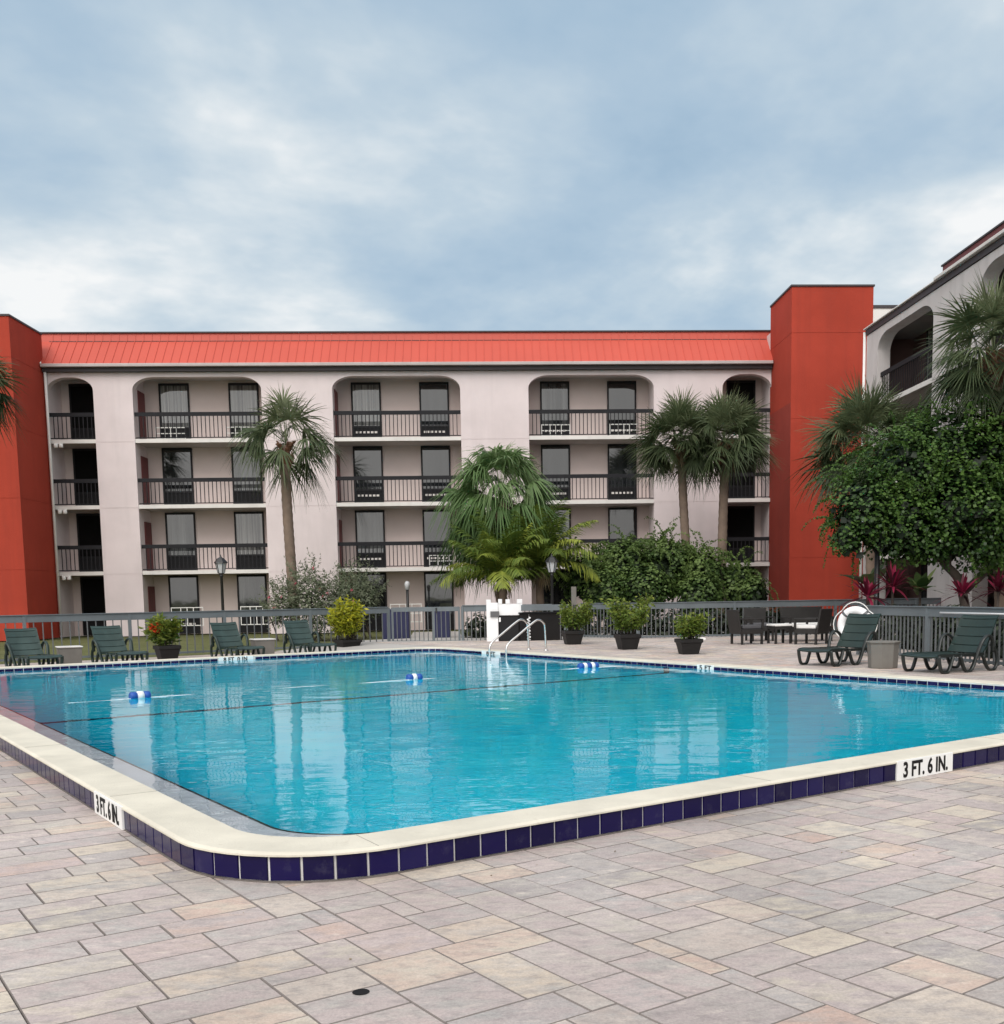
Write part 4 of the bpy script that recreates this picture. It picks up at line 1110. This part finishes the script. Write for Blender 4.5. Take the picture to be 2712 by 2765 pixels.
def palm_trunk(t, base, top, r0, r1, seed, boots=True):
    rr = random.Random(seed); b, tp = Vector(base), Vector(top); H = (tp - b).length; P = []; rs = []
    nn = int(H / .14)
    for k in range(nn + 1):
        f = k / nn; P.append(b.lerp(tp, f) + Vector((.05 * math.sin(f * 3 + seed), .04 * math.sin(f * 4 + seed), 0)))
        rs.append((r0 * 1.25 if f < .04 else r0 + (r1 - r0) * f) * (1 + (.045 if k % 2 else -.03)))
    mb = MB(); mb.tube(P, rs, 12); mb.build('trunk', M['palmbark'], t)
    if boots:
        mb = MB()
        for k in range(46):
            f = rr.random(); an = k * 2.4; z = tp.z - .75 + .72 * f; r = r1 + .015 + .10 * f
            p0 = Vector((tp.x + r1 * math.cos(an), tp.y + r1 * math.sin(an), z)); p1 = Vector((tp.x + (r + .07) * math.cos(an), tp.y + (r + .07) * math.sin(an), z + .22))
            mb.beam(p0, p1, .09, .035, rr.random(), up=(math.cos(an), math.sin(an), 0))
        mb.build('leaf_bases', M['boots'], t)
def dead_fronds(t, c, r, n_, seed, name='dead_fronds'):
    mb = MB(); rr = random.Random(seed)
    for i in range(n_):
        az = rr.uniform(0, 6.28); d = Vector((math.cos(az), math.sin(az), 0)); sd0 = Vector((-d.y, d.x, 0))
        p = Vector(c) + d * .15
        for k in range(9):
            q = p + d * rr.uniform(.05, .35) * r + sd0 * rr.uniform(-.25, .25) * r + Vector((0, 0, -rr.uniform(.4, .95) * r))
            mb.ribbon([p, p.lerp(q, .5) + d * .12 * r, q], [.012, .018, .003], sd0, rr.random())
    mb.build(name, M['thatch'], t)
def fan_palm(label, dx, crown_dy, Y, rpx, base_dx, base_dy, n_=44, seed=1, mat='fan', droop=.35, tr=.13, zb=0.0, boots=True, dead=0, hgt_from_crown=.25, **kw):
    c = at(dx, crown_dy, Y); r = rpx * Y / 2016.0
    base = at(base_dx, base_dy, Y); base = Vector((base.x, Y, zb))
    t = thing('palm_tree', label, 'palm', base)
    top = c + Vector((0, 0, -r * hgt_from_crown))
    palm_trunk(t, base, top, tr * 1.12, tr, seed, boots)
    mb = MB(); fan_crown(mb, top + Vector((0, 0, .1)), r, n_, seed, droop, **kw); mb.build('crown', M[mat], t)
    if dead: dead_fronds(t, top, r * .7, dead, seed + 50)
    return t
fan_palm('single tall fan palm in front of the left pale pier', 541, 822, 38.5, 110, 557, 1150, 30, 21, droop=.62, tr=.17, lo=-24, dark=-.06, hgt_from_crown=.2, seg=34)
fan_palm('left one of the twin fan palms before the right half of the facade', 1292, 820, 39.5, 101, 1312, 1150, 74, 22, droop=.30, tr=.15, dead=3, lo=-28, dark=-.04, hgt_from_crown=.25)
fan_palm('right one of the twin fan palms, its crown touching the red tower side', 1374, 817, 39.0, 103, 1369, 1150, 78, 23, droop=.32, tr=.16, dead=4, lo=-28, dark=-.02, hgt_from_crown=.25)
fan_palm('fan palm rising behind the round tree in front of the tall red tower', 1645, 826, 31.0, 132, 1660, 1150, 80, 24, droop=.30, tr=.16, lo=-42, dark=.0, hgt_from_crown=.2)
fan_palm('large fan palm at the right edge against the grey wing', 1885, 645, 25.5, 148, 1905, 1150, 66, 25, droop=.30, tr=.16, lo=-52, dark=.0, hgt_from_crown=.2)
fan_palm('fan palm at the left edge of which only frond tips show', -62, 700, 36.0, 108, -60, 1200, 56, 26, droop=.35, tr=.15, dark=.04)
# weeping palm in the middle: long hanging tips
fan_palm('weeping fan palm with long hanging leaf tips in the middle of the facade', 948, 938, 36.5, 128, 950, 1150, 104, 31, 'fanlight', .30, .17, 0, False, 12, .1, tip=.46, lo=-62, hi=82, seg=30, width=.017, pet=.58, blade=.52)
def feather_frond(mb, base, az, L, el0, curve, tint, rr, lw=.66):
    d = Vector((math.cos(az), math.sin(az), 0)); sd = Vector((-d.y, d.x, 0))
    P = []; el = el0; p = Vector(base); n_ = 22
    for k in range(n_ + 1):
        P.append(p.copy()); st = L / n_; p = p + (d * math.cos(el) + Vector((0, 0, math.sin(el)))) * st; el -= curve / n_ * (0.4 + 1.2 * k / n_)
    mb.ribbon(P, [.022 * (1 - k / n_) + .004 for k in range(n_ + 1)], sd, min(1, tint + .25))
    for k in range(4, int(n_ * 2.4) + 1):
        f = k / (2.4 * n_ + .01); i = min(int(f * n_), n_ - 1); q = P[i].lerp(P[i + 1], f * n_ - i)
        tg = (P[i + 1] - P[i]).normalized(); up = sd.cross(tg).normalized()
        ll = lw * (math.sin(math.pi * min(1, f * .93 + .1))) ** .6 * rr.uniform(.85, 1.1)
        for s in (-1, 1):
            dd = (tg * .75 + sd * s * .75 + up * rr.uniform(-.05, .35) + rdir(rr) * .12).normalized()
            e_ = q + dd * ll + Vector((0, 0, -.34 * ll))
            m_ = q + dd * ll * .5 + Vector((0, 0, -.04 * ll))
            w_ = dd.cross(up).normalized()
            mb.ribbon([q, m_, e_], [.008, .021, .003], w_, max(0, min(1, tint + rr.uniform(-.15, .15))))
def feather_palm(label, dx, dy, Y, n_, L, seed, zb=.0, tr=.13, stems=1, lim=None):
    rr = random.Random(seed); c = at(dx, dy, Y); t = thing('feather_palm', label, 'palm', (c.x, Y, zb))
    mb = MB()
    mb.tube([(c.x, Y, zb), (c.x + .03, Y, (c.z + zb) / 2), (c.x, Y, c.z)], [tr * 1.4, tr, tr * .9], 12); mb.build('trunk', M['palmbark'], t)
    mb = MB()
    for i in range(n_):
        az = i * 2.39996 + rr.uniform(-.4, .4); f = (i + .5) / n_
        el = R(87 - 60 * f + rr.uniform(-10, 10)); LL = L * rr.uniform(.8, 1.1)
        feather_frond(mb, c, az, LL, el, rr.uniform(.55, 1.1) + .75 * f, max(0, min(1, .55 + rr.uniform(-.35, .35) - .2 * (math.sin(az) > .3) + .15 * f)), rr)
    mb.build('crown', M['feather'], t)
    dead_fronds(t, c + Vector((0, 0, .1)), .8, 7, seed + 9)
    return t
feather_palm('yellow green feather palm above the white kiosk, left of the pair', 952, 1108, 34.2, 34, 2.55, 41)
feather_palm('yellow green feather palm right of the pair, beside the dark bush', 1022, 1085, 35.2, 34, 2.75, 42)

def leaf_mass(mb, lobes, n_, size, seed, asp=.42, shell=.55, up=.35, bias=0.0, zmin=.1, fq=1.0, cut=-.55, cw=.22):
    "leaf quads spread through a set of ellipsoid lobes [(centre, (rx, ry, rz))]"
    rr = random.Random(seed); ws = [l[1][0] * l[1][2] for l in lobes]; tot = sum(ws)
    ph = [(rr.uniform(0, 6.28), rr.uniform(1.5, 3.2)) for _ in range(6)]
    for i in range(n_):
        u = rr.uniform(0, tot); k = 0
        while u > ws[k]: u -= ws[k]; k += 1
        c, (rx, ry, rz) = lobes[k]; d = rdir(rr); rad = shell + ((1.04 if cut > -1 else .82) - shell) * rr.random() ** .6
        rad *= 1 + .10 * math.sin(d.x * 7 + k) * math.sin(d.z * 6 + 2 * k)
        p = Vector((c[0] + d.x * rx * rad, c[1] + d.y * ry * rad, c[2] + d.z * rz * rad))
        if p.z < zmin: continue
        cl = math.sin(p.x * 2.6 * fq + ph[0][0] + .8 * math.sin(p.z * 1.7)) * math.sin(p.z * 3.1 * fq + ph[1][0] + .7 * math.sin(p.x * 1.3)) * math.sin(p.y * 2.2 * fq + ph[2][0])
        if cl < cut and rad > .72: continue
        nrm = (d * 1.1 + rdir(rr) * .62 + Vector((0, 0, up * 1.6))).normalized()
        dd = rdir(rr); dd = (dd - nrm * dd.dot(nrm)); 
        if dd.length < .1: continue
        dd = (dd.normalized() + Vector((0, 0, -.25))).normalized()
        t = .38 + .34 * (rad - .75) / .3 + .26 * d.z + cw * cl + rr.uniform(-.22, .22) + bias  # deeper and lower leaves darker, tops lighter: foliage shade put into the tint
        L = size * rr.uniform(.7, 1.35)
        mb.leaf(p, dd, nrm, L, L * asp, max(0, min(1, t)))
def shoots(mb, lobes, n_, length, size, seed, droop=.5, asp=.4, dens=16, tint=.6, upb=.3, zmin=.1):
    "leafy twigs that leave the crown and arch over"
    rr = random.Random(seed); ws = [l[1][0] * l[1][2] for l in lobes]; tot = sum(ws)
    for i in range(n_):
        u = rr.uniform(0, tot); k = 0
        while u > ws[k]: u -= ws[k]; k += 1
        c, (rx, ry, rz) = lobes[k]; d = (rdir(rr) + Vector((0, 0, upb))).normalized()
        p = Vector((c[0] + d.x * rx * .8, c[1] + d.y * ry * .8, c[2] + d.z * rz * .8)); v = (d + rdir(rr) * .5).normalized()
        L = length * rr.uniform(.6, 1.3); tt = tint + rr.uniform(-.25, .2)
        for s in range(dens):
            p = p + v * (L / dens); v = (v + Vector((0, 0, -droop / dens * (1 + 1.2 * s / dens)))).normalized()
            if p.z < zmin: break
            for q in range(3):
                nrm = rdir(rr); dd = (v * .5 + nrm * .8 + Vector((0, 0, -.15))).normalized(); n2 = rdir(rr)
                l_ = size * rr.uniform(.7, 1.2) * (1 - .4 * s / dens); mb.leaf(p, dd, n2, l_, l_ * asp, max(0, min(1, tt + rr.uniform(-.15, .15))))
def lob(dx, dy, Y, rpx, sy=1.0, sz=1.0):
    c = at(dx, dy, Y); r = rpx * Y / 2016.0; return ((c.x, c.y, c.z), (r, r * sy, r * sz))
def branch(mb, P, r0, r1, n_=8):
    Q = bend(P, 5); mb.tube(Q, [r0 + (r1 - r0) * k / (len(Q) - 1) for k in range(len(Q))], n_)

# big dark bush behind the middle fence
lb = [lob(1110, 1095, 35.5, 48, .9), lob(1180, 1078, 36, 56, .9), lob(1258, 1078, 36, 58, .9), lob(1330, 1090, 36, 52, .9), lob(1400, 1110, 36, 44, .9), lob(1220, 1120, 35, 56, .8), lob(1325, 1132, 35, 48, .8), lob(1145, 1125, 35, 50, .8), lob(1428, 1125, 35.5, 36, .8)]
c = at(1260, 1140, 35.8); t = thing('bush', 'wide dark green bush with arching sprays behind the middle fence', 'bush', (c.x, 35.8, 0))
mb = MB()
for dx in (1130, 1210, 1290, 1370): q = at(dx, 1080, 35.8); branch(mb, [(q.x, 35.8, 0), (q.x + .1, 35.7, .7), (q.x - .1, 35.6, q.z)], .07, .03)
mb.build('stem', M['bark'], t)
mb = MB(); leaf_mass(mb, lb, 6000, .20, 64, .6, .15, .3, -.5, cut=-2)  # dark core: the shade inside the bush put into leaf colour
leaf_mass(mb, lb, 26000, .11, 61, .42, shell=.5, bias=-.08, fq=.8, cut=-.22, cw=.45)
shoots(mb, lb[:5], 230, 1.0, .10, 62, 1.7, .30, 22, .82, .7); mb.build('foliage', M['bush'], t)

# round tree
lt = [lob(1640, 965, 25, 78, .9), lob(1720, 900, 25.5, 105, .95), lob(1800, 870, 25.5, 108, .95), lob(1890, 865, 25.5, 112, .95), lob(1980, 900, 25.5, 130), lob(1830, 965, 25, 115, .9), lob(1710, 990, 25, 85, .9), lob(1925, 985, 25, 120, .9), lob(1610, 1015, 24.8, 42, .9), lob(1760, 1020, 24.8, 52, .9), lob(1885, 1025, 24.8, 55, .9), lob(2060, 980, 25.3, 120)]
q = at(1842, 1150, 25.2); t = thing('round_tree', 'dense round dark green tree with drooping twigs behind the near fence', 'tree', (q.x, 25.2, .1))
mb = MB()
J = [at(1842, 1160, 25.2), at(1822, 1110, 25.2), at(1795, 1072, 25.2), at(1775, 1045, 25.2)]; J[0].z = .1
branch(mb, J, .125, .09)
branch(mb, [at(1797, 1075, 25.2), at(1770, 1050, 25.2), at(1735, 1042, 25.1), at(1700, 1000, 25)], .10, .05)
branch(mb, [at(1795, 1072, 25.2), at(1800, 1040, 25.3), at(1810, 960, 25.4), at(1850, 880, 25.5)], .11, .05)
branch(mb, [at(1830, 1120, 25.2), at(1880, 1075, 25.2), at(1930, 1030, 25.2), at(1970, 950, 25.3)], .10, .05)
branch(mb, [at(1735, 1042, 25.1), at(1690, 1030, 25), at(1640, 985, 24.9)], .05, .03)
mb.build('trunk', M['bark'], t)
mb = MB(); leaf_mass(mb, lt, 6000, .18, 74, .6, .15, .3, -.55, cut=-2)  # inner leaves tinted dark to stand for shade within the crown
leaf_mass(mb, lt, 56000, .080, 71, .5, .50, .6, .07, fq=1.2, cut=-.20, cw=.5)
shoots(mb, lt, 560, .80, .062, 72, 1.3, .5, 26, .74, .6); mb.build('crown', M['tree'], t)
mb = MB(); rr = random.Random(8)
for k in range(11):
    c, r = lt[rr.randrange(len(lt))]; d = rdir(rr); d.y = -abs(d.y)
    p = Vector((c[0] + d.x * r[0], c[1] + d.y * r[1], c[2] + d.z * r[2]))
    for s in range(5): mb.leaf(p, rdir(rr), rdir(rr), .05, .03, rr.random())
mb.build('blossoms', M['whitepetal'], t)

# oleanders in front of the left pier
def spiky(label, lobes, n_, seed, flowers=0, matn='oleander', size=.15, base=None):
    rr = random.Random(seed); c0 = lobes[0][0]; t = thing('oleander_shrub', label, 'shrub', (c0[0], c0[1], 0))
    mb = MB()
    for k in range(9): 
        l = lobes[k % len(lobes)]; branch(mb, [(l[0][0] + rr.uniform(-.2, .2), l[0][1], 0), (l[0][0] + rr.uniform(-.3, .3), l[0][1], l[0][2] * .6), (l[0][0] + rr.uniform(-.5, .5), l[0][1], l[0][2] + .2)], .03, .012, 6)
    mb.build('stem', M['bark'], t)
    mb = MB(); leaf_mass(mb, lobes, n_, size, seed, .16, .35, .9, .05, .15)
    shoots(mb, lobes, n_ // 40, .7, size, seed + 1, -.25, .15, 9, .6, .9); mb.build('foliage', M[matn], t)
    if flowers:
        mb = MB()
        for k in range(flowers):
            l = lobes[rr.randrange(len(lobes))]; d = rdir(rr); d.z = abs(d.z); d.y = -abs(d.y)
            p = Vector((l[0][0] + d.x * l[1][0], l[0][1] + d.y * l[1][1], l[0][2] + d.z * l[1][2]))
            for s in range(6): mb.leaf(p, rdir(rr), rdir(rr), .07, .035, rr.random())
        mb.build('flower', M['pink'], t)
    return t
spiky('grey green oleander with a few pink flowers at the foot of the single palm', [lob(590, 1120, 37, 42), lob(545, 1140, 37, 34), lob(640, 1145, 37, 38), lob(600, 1165, 36.8, 46), lob(530, 1165, 36.8, 28)], 5200, 81, 12)
spiky('rounder grey green oleander right of the flowering one', [lob(672, 1125, 38, 36), lob(695, 1145, 38, 30), lob(665, 1160, 38, 38)], 3200, 83, 0)

# potted plants
def pot_mesh(t, r, h, fine=True):
    mb = MB(); rt = math.sqrt(2)
    mb.lathe([(r * .68 * rt, 0), (r * .70 * rt, .01), (r * .9 * rt, h * .72), (r * .94 * rt, h * .74), (r * 1.0 * rt, h * .76), (r * 1.0 * rt, h), (r * .9 * rt, h), (r * .86 * rt, h - .05)], 4, rot=math.pi / 4, smooth=False)
    mb.build('pot', M['pot'], t, bevel=.012, world=False)
def potted(label, loc, rz, pr, ph, ptop, wid, seed, mat, nst=16, nleaf=1500, size=.10, asp=.35, group='potted plants on the pool deck'):
    rr = random.Random(seed); t = thing('potted_plant', label, 'potted plant', loc, rz, group); pot_mesh(t, pr, ph)
    st = MB(); lf = MB(); H = ptop - ph
    for k in range(nst):
        an = rr.uniform(0, 6.28); q = rr.random() ** .5; b = Vector((pr * .6 * q * math.cos(an), pr * .6 * q * math.sin(an), ph - .06))
        hh = H * rr.uniform(.6, 1.05); e_ = b + Vector((wid * q * math.cos(an) * rr.uniform(.7, 1.2), wid * q * math.sin(an) * rr.uniform(.7, 1.2), hh))
        m_ = b.lerp(e_, .5) + Vector((0, 0, .06)); st.tube([b, m_, e_], [.009, .007, .004], 5)
        for j in range(nleaf // nst):
            f = rr.uniform(.22, 1.04) ** .8; c = b.lerp(e_, f) + Vector((rr.gauss(0, .05), rr.gauss(0, .05), rr.gauss(0, .04)))
            d = Vector((rr.gauss(0, 1), rr.gauss(0, 1), rr.gauss(.1, .6))).normalized(); L = size * rr.uniform(.7, 1.4)
            lf.leaf(c, d, (rdir(rr) + Vector((0, 0, .7))).normalized(), L, L * asp * .5, max(0, min(1, .2 + .5 * f + rr.uniform(-.3, .3))))
    st.build('stem', M['bark'], t, world=False); lf.build('foliage', M[mat], t, world=False)
    return t
pA = on_line(318, 'b', 26.5, 0); tf = potted('potted plant with two orange flowers between the left loungers', pA, TH, .27, .36, 1.08, .34, 91, 'flowerleaf', 15, 1500, .13, .42)
mb = MB(); rr = random.Random(3)
for (x, y, z) in ((-.22, -.30, .80), (-.04, -.34, .86), (-.12, -.32, .77)):
    for s in range(34):
        d = rdir(rr); d.y = -abs(d.y); mb.leaf(Vector((x, y, z)), d, rdir(rr), .12, .06, rr.random())
mb.v = [tuple(Matrix.Rotation(-TH, 3, 'Z') @ Vector(v)) for v in mb.v]
mb.build('flower', M['orange'], tf, world=False)
pB = on_line(660, 'b', 27.3, 0); potted('potted lime yellow shrub between the fourth lounger and the gate', pB, TH, .31, .28, 1.38, .27, 92, 'lime', 22, 2600, .13, .34)
p = gpt(1086, 1221.5, DECK); potted('potted green shrub beside the short black post', p, .15, .26, .36, 1.16, .34, 93, 'potleaf', 22, 2500, .10)
p = gpt(1190, 1231, DECK); potted('tallest potted green shrub with forked top in front of the middle fence', p, .2, .26, .36, 1.24, .42, 94, 'potleaf', 24, 2600, .10)
p = gpt(1306, 1240, DECK); potted('smallest potted green shrub standing nearest the pool', p, .1, .25, .33, .86, .30, 95, 'potleaf', 18, 1500, .095)

# cordylines, broad leaved plants, dark planting behind the near fence
def strap_plant(label, dx, dy, Y, n_, L, w, seed, mat, name, cat, group=None, el=(15, 85), zb=.1, stem=True):
    rr = random.Random(seed); c = at(dx, dy, Y); t = thing(name, label, cat, (c.x, Y, zb), 0, group)
    mb = MB(); mb.tube([(c.x, Y, zb), (c.x, Y, max(zb + .1, c.z))], .03, 6); mb.build('stem', M['bark'], t)
    mb = MB()
    for i in range(n_):
        az = i * 2.4; e_ = R(rr.uniform(*el)); d = Vector((math.cos(e_) * math.cos(az), math.cos(e_) * math.sin(az), math.sin(e_)))
        sd = d.cross(Vector((0, 0, 1))).normalized(); ll = L * rr.uniform(.7, 1.1); dr = rr.uniform(.15, .5)
        pts = [c + d * ll * s + Vector((0, 0, -dr * ll * s * s)) for s in (0, .25, .5, .75, 1)]
        mb.ribbon(pts, [w * .3, w * .9, w, w * .65, .002], sd, rr.random())
    mb.build('foliage', M[mat], t); return t
cg = 'red cordylines behind the near fence'
strap_plant('crimson cordyline left of the black pole behind the life ring', 1645, 1132, 23.8, 46, 0.85, .036, 101, 'cordyline', 'cordyline', 'plant', cg, (-5, 85))
strap_plant('crimson cordyline right of the black pole', 1693, 1115, 24.2, 46, 0.85, .036, 102, 'cordyline', 'cordyline', 'plant', cg, (-5, 85))
strap_plant('dark crimson cordyline at the foot of the round tree trunk', 1825, 1128, 23.4, 46, 0.75, .036, 103, 'cordyline', 'cordyline', 'plant', cg, (-5, 85))
strap_plant('bright crimson cordyline at the right edge behind the white pole', 1893, 1122, 22.8, 46, 0.75, .036, 104, 'cordyline', 'cordyline', 'plant', cg, (-5, 85))
strap_plant('broad grey green leaves leaning left of the black pole', 1648, 1112, 25.8, 9, 1.15, .17, 105, 'broad', 'broad_leaf_plant', 'plant', None, (15, 75))
strap_plant('pale green broad leaved plant between the black pole and the tree trunk', 1745, 1120, 24.4, 16, .72, .13, 106, 'broad', 'broad_leaf_plant', 'plant', None, (10, 80))
mb = MB(); rr = random.Random(12)
lbs = [((9.3 + .12 * k + rr.uniform(-.3, .3), 23.6 - .75 * k, .52), (.6, .6, .60)) for k in range(13)] + [((10.6 + rr.uniform(-.4, .4), 24.6 - .9 * k, .5), (.7, .6, .5)) for k in range(11)]
leaf_mass(mb, lbs, 15000, .14, 111, .4, .3, .5, -.05, .12)
tag(mb.build('ground_cover', M['hedge']), 'dark low planting massed behind the near right fence', 'ground cover', kind='stuff')
mb = MB(); lbs = [(tuple(at(1440 + 34 * k, 1130, 33.2 + (k % 2) * .6))[:2] + (.45,), (.62, .5, .5)) for k in range(2)] + [((-0.2 + .55 * k, 33.3 + .3 * (k % 2), .4), (.5, .4, .55)) for k in range(7)] + [((4.2 + .8 * k, 32.9 + .2 * (k % 2), .45), (.65, .45, .55)) for k in range(8)]
leaf_mass(mb, lbs, 8000, .13, 112, .4, .3, .5, -.02, .05)
tag(mb.build('ground_cover', M['hedge']), 'dark low planting massed behind the middle fence', 'ground cover', kind='stuff')
# navy bins seen through the gate
for k, (dx, lab) in enumerate(((752, 'dark navy storage bin seen through the left end of the gate'), (836, 'dark navy storage bin seen at the right end of the gate'))):
    p = at(dx, 1200, 34.0); t = thing('storage_bin', lab, 'bin', (p.x, 34.0, 0))
    mb = MB(); mb.box(-.42 + .18 * k, -.3, 0, .42 - .12 * k, .3, 1.0); mb.build('body', M['navy_bin'], t, bevel=.02, world=False)
    mb = MB(); mb.box(-.45 + .18 * k, -.33, 1.0, .45 - .12 * k, .33, 1.06); mb.build('lid', M['navy_bin'], t, bevel=.01, world=False)

# ------------------------------------------------------------------ small things on the paving
hp = Vector((-.495, 3.935, 0)); mb = MB(); mb.lathe([(.033, .0016), (.033, .0022)], 20, (hp.x, hp.y, 0))
tag(mb.build('drain_hole', M['black']), 'small round black hole in the paving near the bottom edge', 'hole')
mb = MB(); rr = random.Random(77)
for k in range(60):
    a, b = rr.uniform(1.5, 9.5), rr.gauss(4.75, .22)
    if rr.random() < .4: a, b = rr.uniform(.3, 8), rr.uniform(2.6, 5)
    if inside_pool(a, b, -.05): continue
    p = W(a, b, .004); d = rdir(rr); d.z = .1; mb.leaf(p, d.normalized(), (Vector((0, 0, 1)) + rdir(rr) * .4).normalized(), rr.uniform(.008, .024), rr.uniform(.003, .007), rr.random())
tag(mb.build('leaf_litter', M['thatch']), 'tiny brown leaf scraps scattered on the near pavers', 'leaf litter', kind='stuff')

# ------------------------------------------------------------------ sky and sun
SUN_EL, SUN_AZ = R(44), R(200)     # compass style: from +Y clockwise
sd = Vector((math.sin(SUN_AZ) * math.cos(SUN_EL), math.cos(SUN_AZ) * math.cos(SUN_EL), math.sin(SUN_EL)))
w = bpy.data.worlds.new('World'); scene.world = w; w.use_nodes = True
nt = w.node_tree; bg = nt.nodes['Background']; bg.inputs[1].default_value = 0.1
sky = N(nt, 'ShaderNodeTexSky'); sky.sky_type = 'NISHITA'; sky.sun_disc = False
sky.sun_elevation = SUN_EL; sky.sun_rotation = SUN_AZ; sky.air_density = 1.2; sky.dust_density = 2.0
tc = N(nt, 'ShaderNodeTexCoord')
sep = N(nt, 'ShaderNodeSeparateXYZ'); nt.links.new(tc.outputs['Generated'], sep.inputs[0])
zc = N(nt, 'ShaderNodeMath', operation='MAXIMUM'); zc.inputs[1].default_value = 0.0; nt.links.new(sep.outputs[2], zc.inputs[0])
za = N(nt, 'ShaderNodeMath', operation='ADD'); za.inputs[1].default_value = 0.22; nt.links.new(zc.outputs[0], za.inputs[0])
cmb = N(nt, 'ShaderNodeCombineXYZ')
for i in (0, 1):
    dv = N(nt, 'ShaderNodeMath', operation='DIVIDE'); nt.links.new(sep.outputs[i], dv.inputs[0]); nt.links.new(za.outputs[0], dv.inputs[1]); nt.links.new(dv.outputs[0], cmb.inputs[i])
mp = N(nt, 'ShaderNodeMapping'); mp.inputs['Rotation'].default_value = (0, 0, R(-18)); mp.inputs['Scale'].default_value = (0.95, 0.85, 1); mp.inputs['Location'].default_value = (33.75, 1.2, 0)
nt.links.new(cmb.outputs[0], mp.inputs['Vector'])
n1 = N(nt, 'ShaderNodeTexNoise'); n1.inputs['Scale'].default_value = 1.0; n1.inputs['Detail'].default_value = 6; n1.inputs['Roughness'].default_value = .60; n1.inputs['Distortion'].default_value = .2
nt.links.new(mp.outputs[0], n1.inputs['Vector'])
n2 = N(nt, 'ShaderNodeTexNoise'); n2.inputs['Scale'].default_value = 2.4; n2.inputs['Detail'].default_value = 6; n2.inputs['Distortion'].default_value = .15; n2.inputs['Roughness'].default_value = .55
nt.links.new(mp.outputs[0], n2.inputs['Vector'])
cl = ramp(nt, [(0.36, (3.7, 5.2, 6.7)), (0.44, (4.45, 5.8, 7.1)), (0.50, (5.5, 6.65, 7.6)), (0.555, (7.2, 7.95, 8.45)), (0.61, (9.6, 9.7, 9.7))])
cm = N(nt, 'ShaderNodeMath', operation='MULTIPLY_ADD'); cm.inputs[1].default_value = .62; nt.links.new(n1.outputs[0], cm.inputs[0])
c2 = N(nt, 'ShaderNodeMath', operation='MULTIPLY'); c2.inputs[1].default_value = .38; nt.links.new(n2.outputs[0], c2.inputs[0]); nt.links.new(c2.outputs[0], cm.inputs[2])
lowb = N(nt, 'ShaderNodeMath', operation='MULTIPLY_ADD'); lowb.inputs[1].default_value = -.22; lowb.inputs[2].default_value = .075; nt.links.new(zc.outputs[0], lowb.inputs[0])
cs = N(nt, 'ShaderNodeMath', operation='ADD'); nt.links.new(cm.outputs[0], cs.inputs[0]); nt.links.new(lowb.outputs[0], cs.inputs[1])
nt.links.new(cs.outputs[0], cl.inputs[0])
# overcast sky: the cloud deck is brightest high up and around the hidden sun
dt = N(nt, 'ShaderNodeVectorMath', operation='DOT_PRODUCT'); dt.inputs[1].default_value = sd; nt.links.new(tc.outputs['Generated'], dt.inputs[0])
g1_ = N(nt, 'ShaderNodeMapRange', interpolation_type='SMOOTHSTEP')
g1_.inputs['From Min'].default_value = .25; g1_.inputs['From Max'].default_value = 1.0; g1_.inputs['To Min'].default_value = 1.0; g1_.inputs['To Max'].default_value = 3.4
nt.links.new(dt.outputs['Value'], g1_.inputs['Value'])
wf = N(nt, 'ShaderNodeMapRange'); wf.inputs['From Min'].default_value = 1.0; wf.inputs['From Max'].default_value = 1.6; nt.links.new(g1_.outputs[0], wf.inputs['Value'])
warm = mix(nt, wf.outputs[0], cl.outputs[0], (5.75, 5.65, 5.55))
sc_ = N(nt, 'ShaderNodeVectorMath', operation='SCALE'); nt.links.new(warm, sc_.inputs[0]); nt.links.new(g1_.outputs[0], sc_.inputs['Scale'])
gap = N(nt, 'ShaderNodeMapRange'); gap.inputs['From Min'].default_value = .25; gap.inputs['From Max'].default_value = .42; gap.inputs['To Min'].default_value = .70; gap.inputs['To Max'].default_value = .94
nt.links.new(cm.outputs[0], gap.inputs['Value'])
fin = mix(nt, gap.outputs[0], sky.outputs[0], sc_.outputs[0])
nt.links.new(fin, bg.inputs[0])
sl = bpy.data.lights.new('sun', 'SUN'); sl.energy = 1.45; sl.angle = R(28); sl.color = (1.0, .96, .92)
so = bpy.data.objects.new('sun', sl); col.objects.link(so); so.location = (0, 0, 40)
so.rotation_euler = (-sd).to_track_quat('-Z', 'Y').to_euler()

# ------------------------------------------------------------------ render settings
scene.render.engine = 'CYCLES'
cy = scene.cycles
cy.use_denoising = True; cy.max_bounces = 8; cy.transmission_bounces = 6; cy.glossy_bounces = 4; cy.diffuse_bounces = 4
cy.sample_clamp_indirect = 6.0; cy.blur_glossy = 0.3; cy.caustics_refractive = True; cy.caustics_reflective = False
scene.view_settings.view_transform = 'Standard'; scene.view_settings.look = 'None'
scene.view_settings.exposure = 0; scene.view_settings.gamma = 1
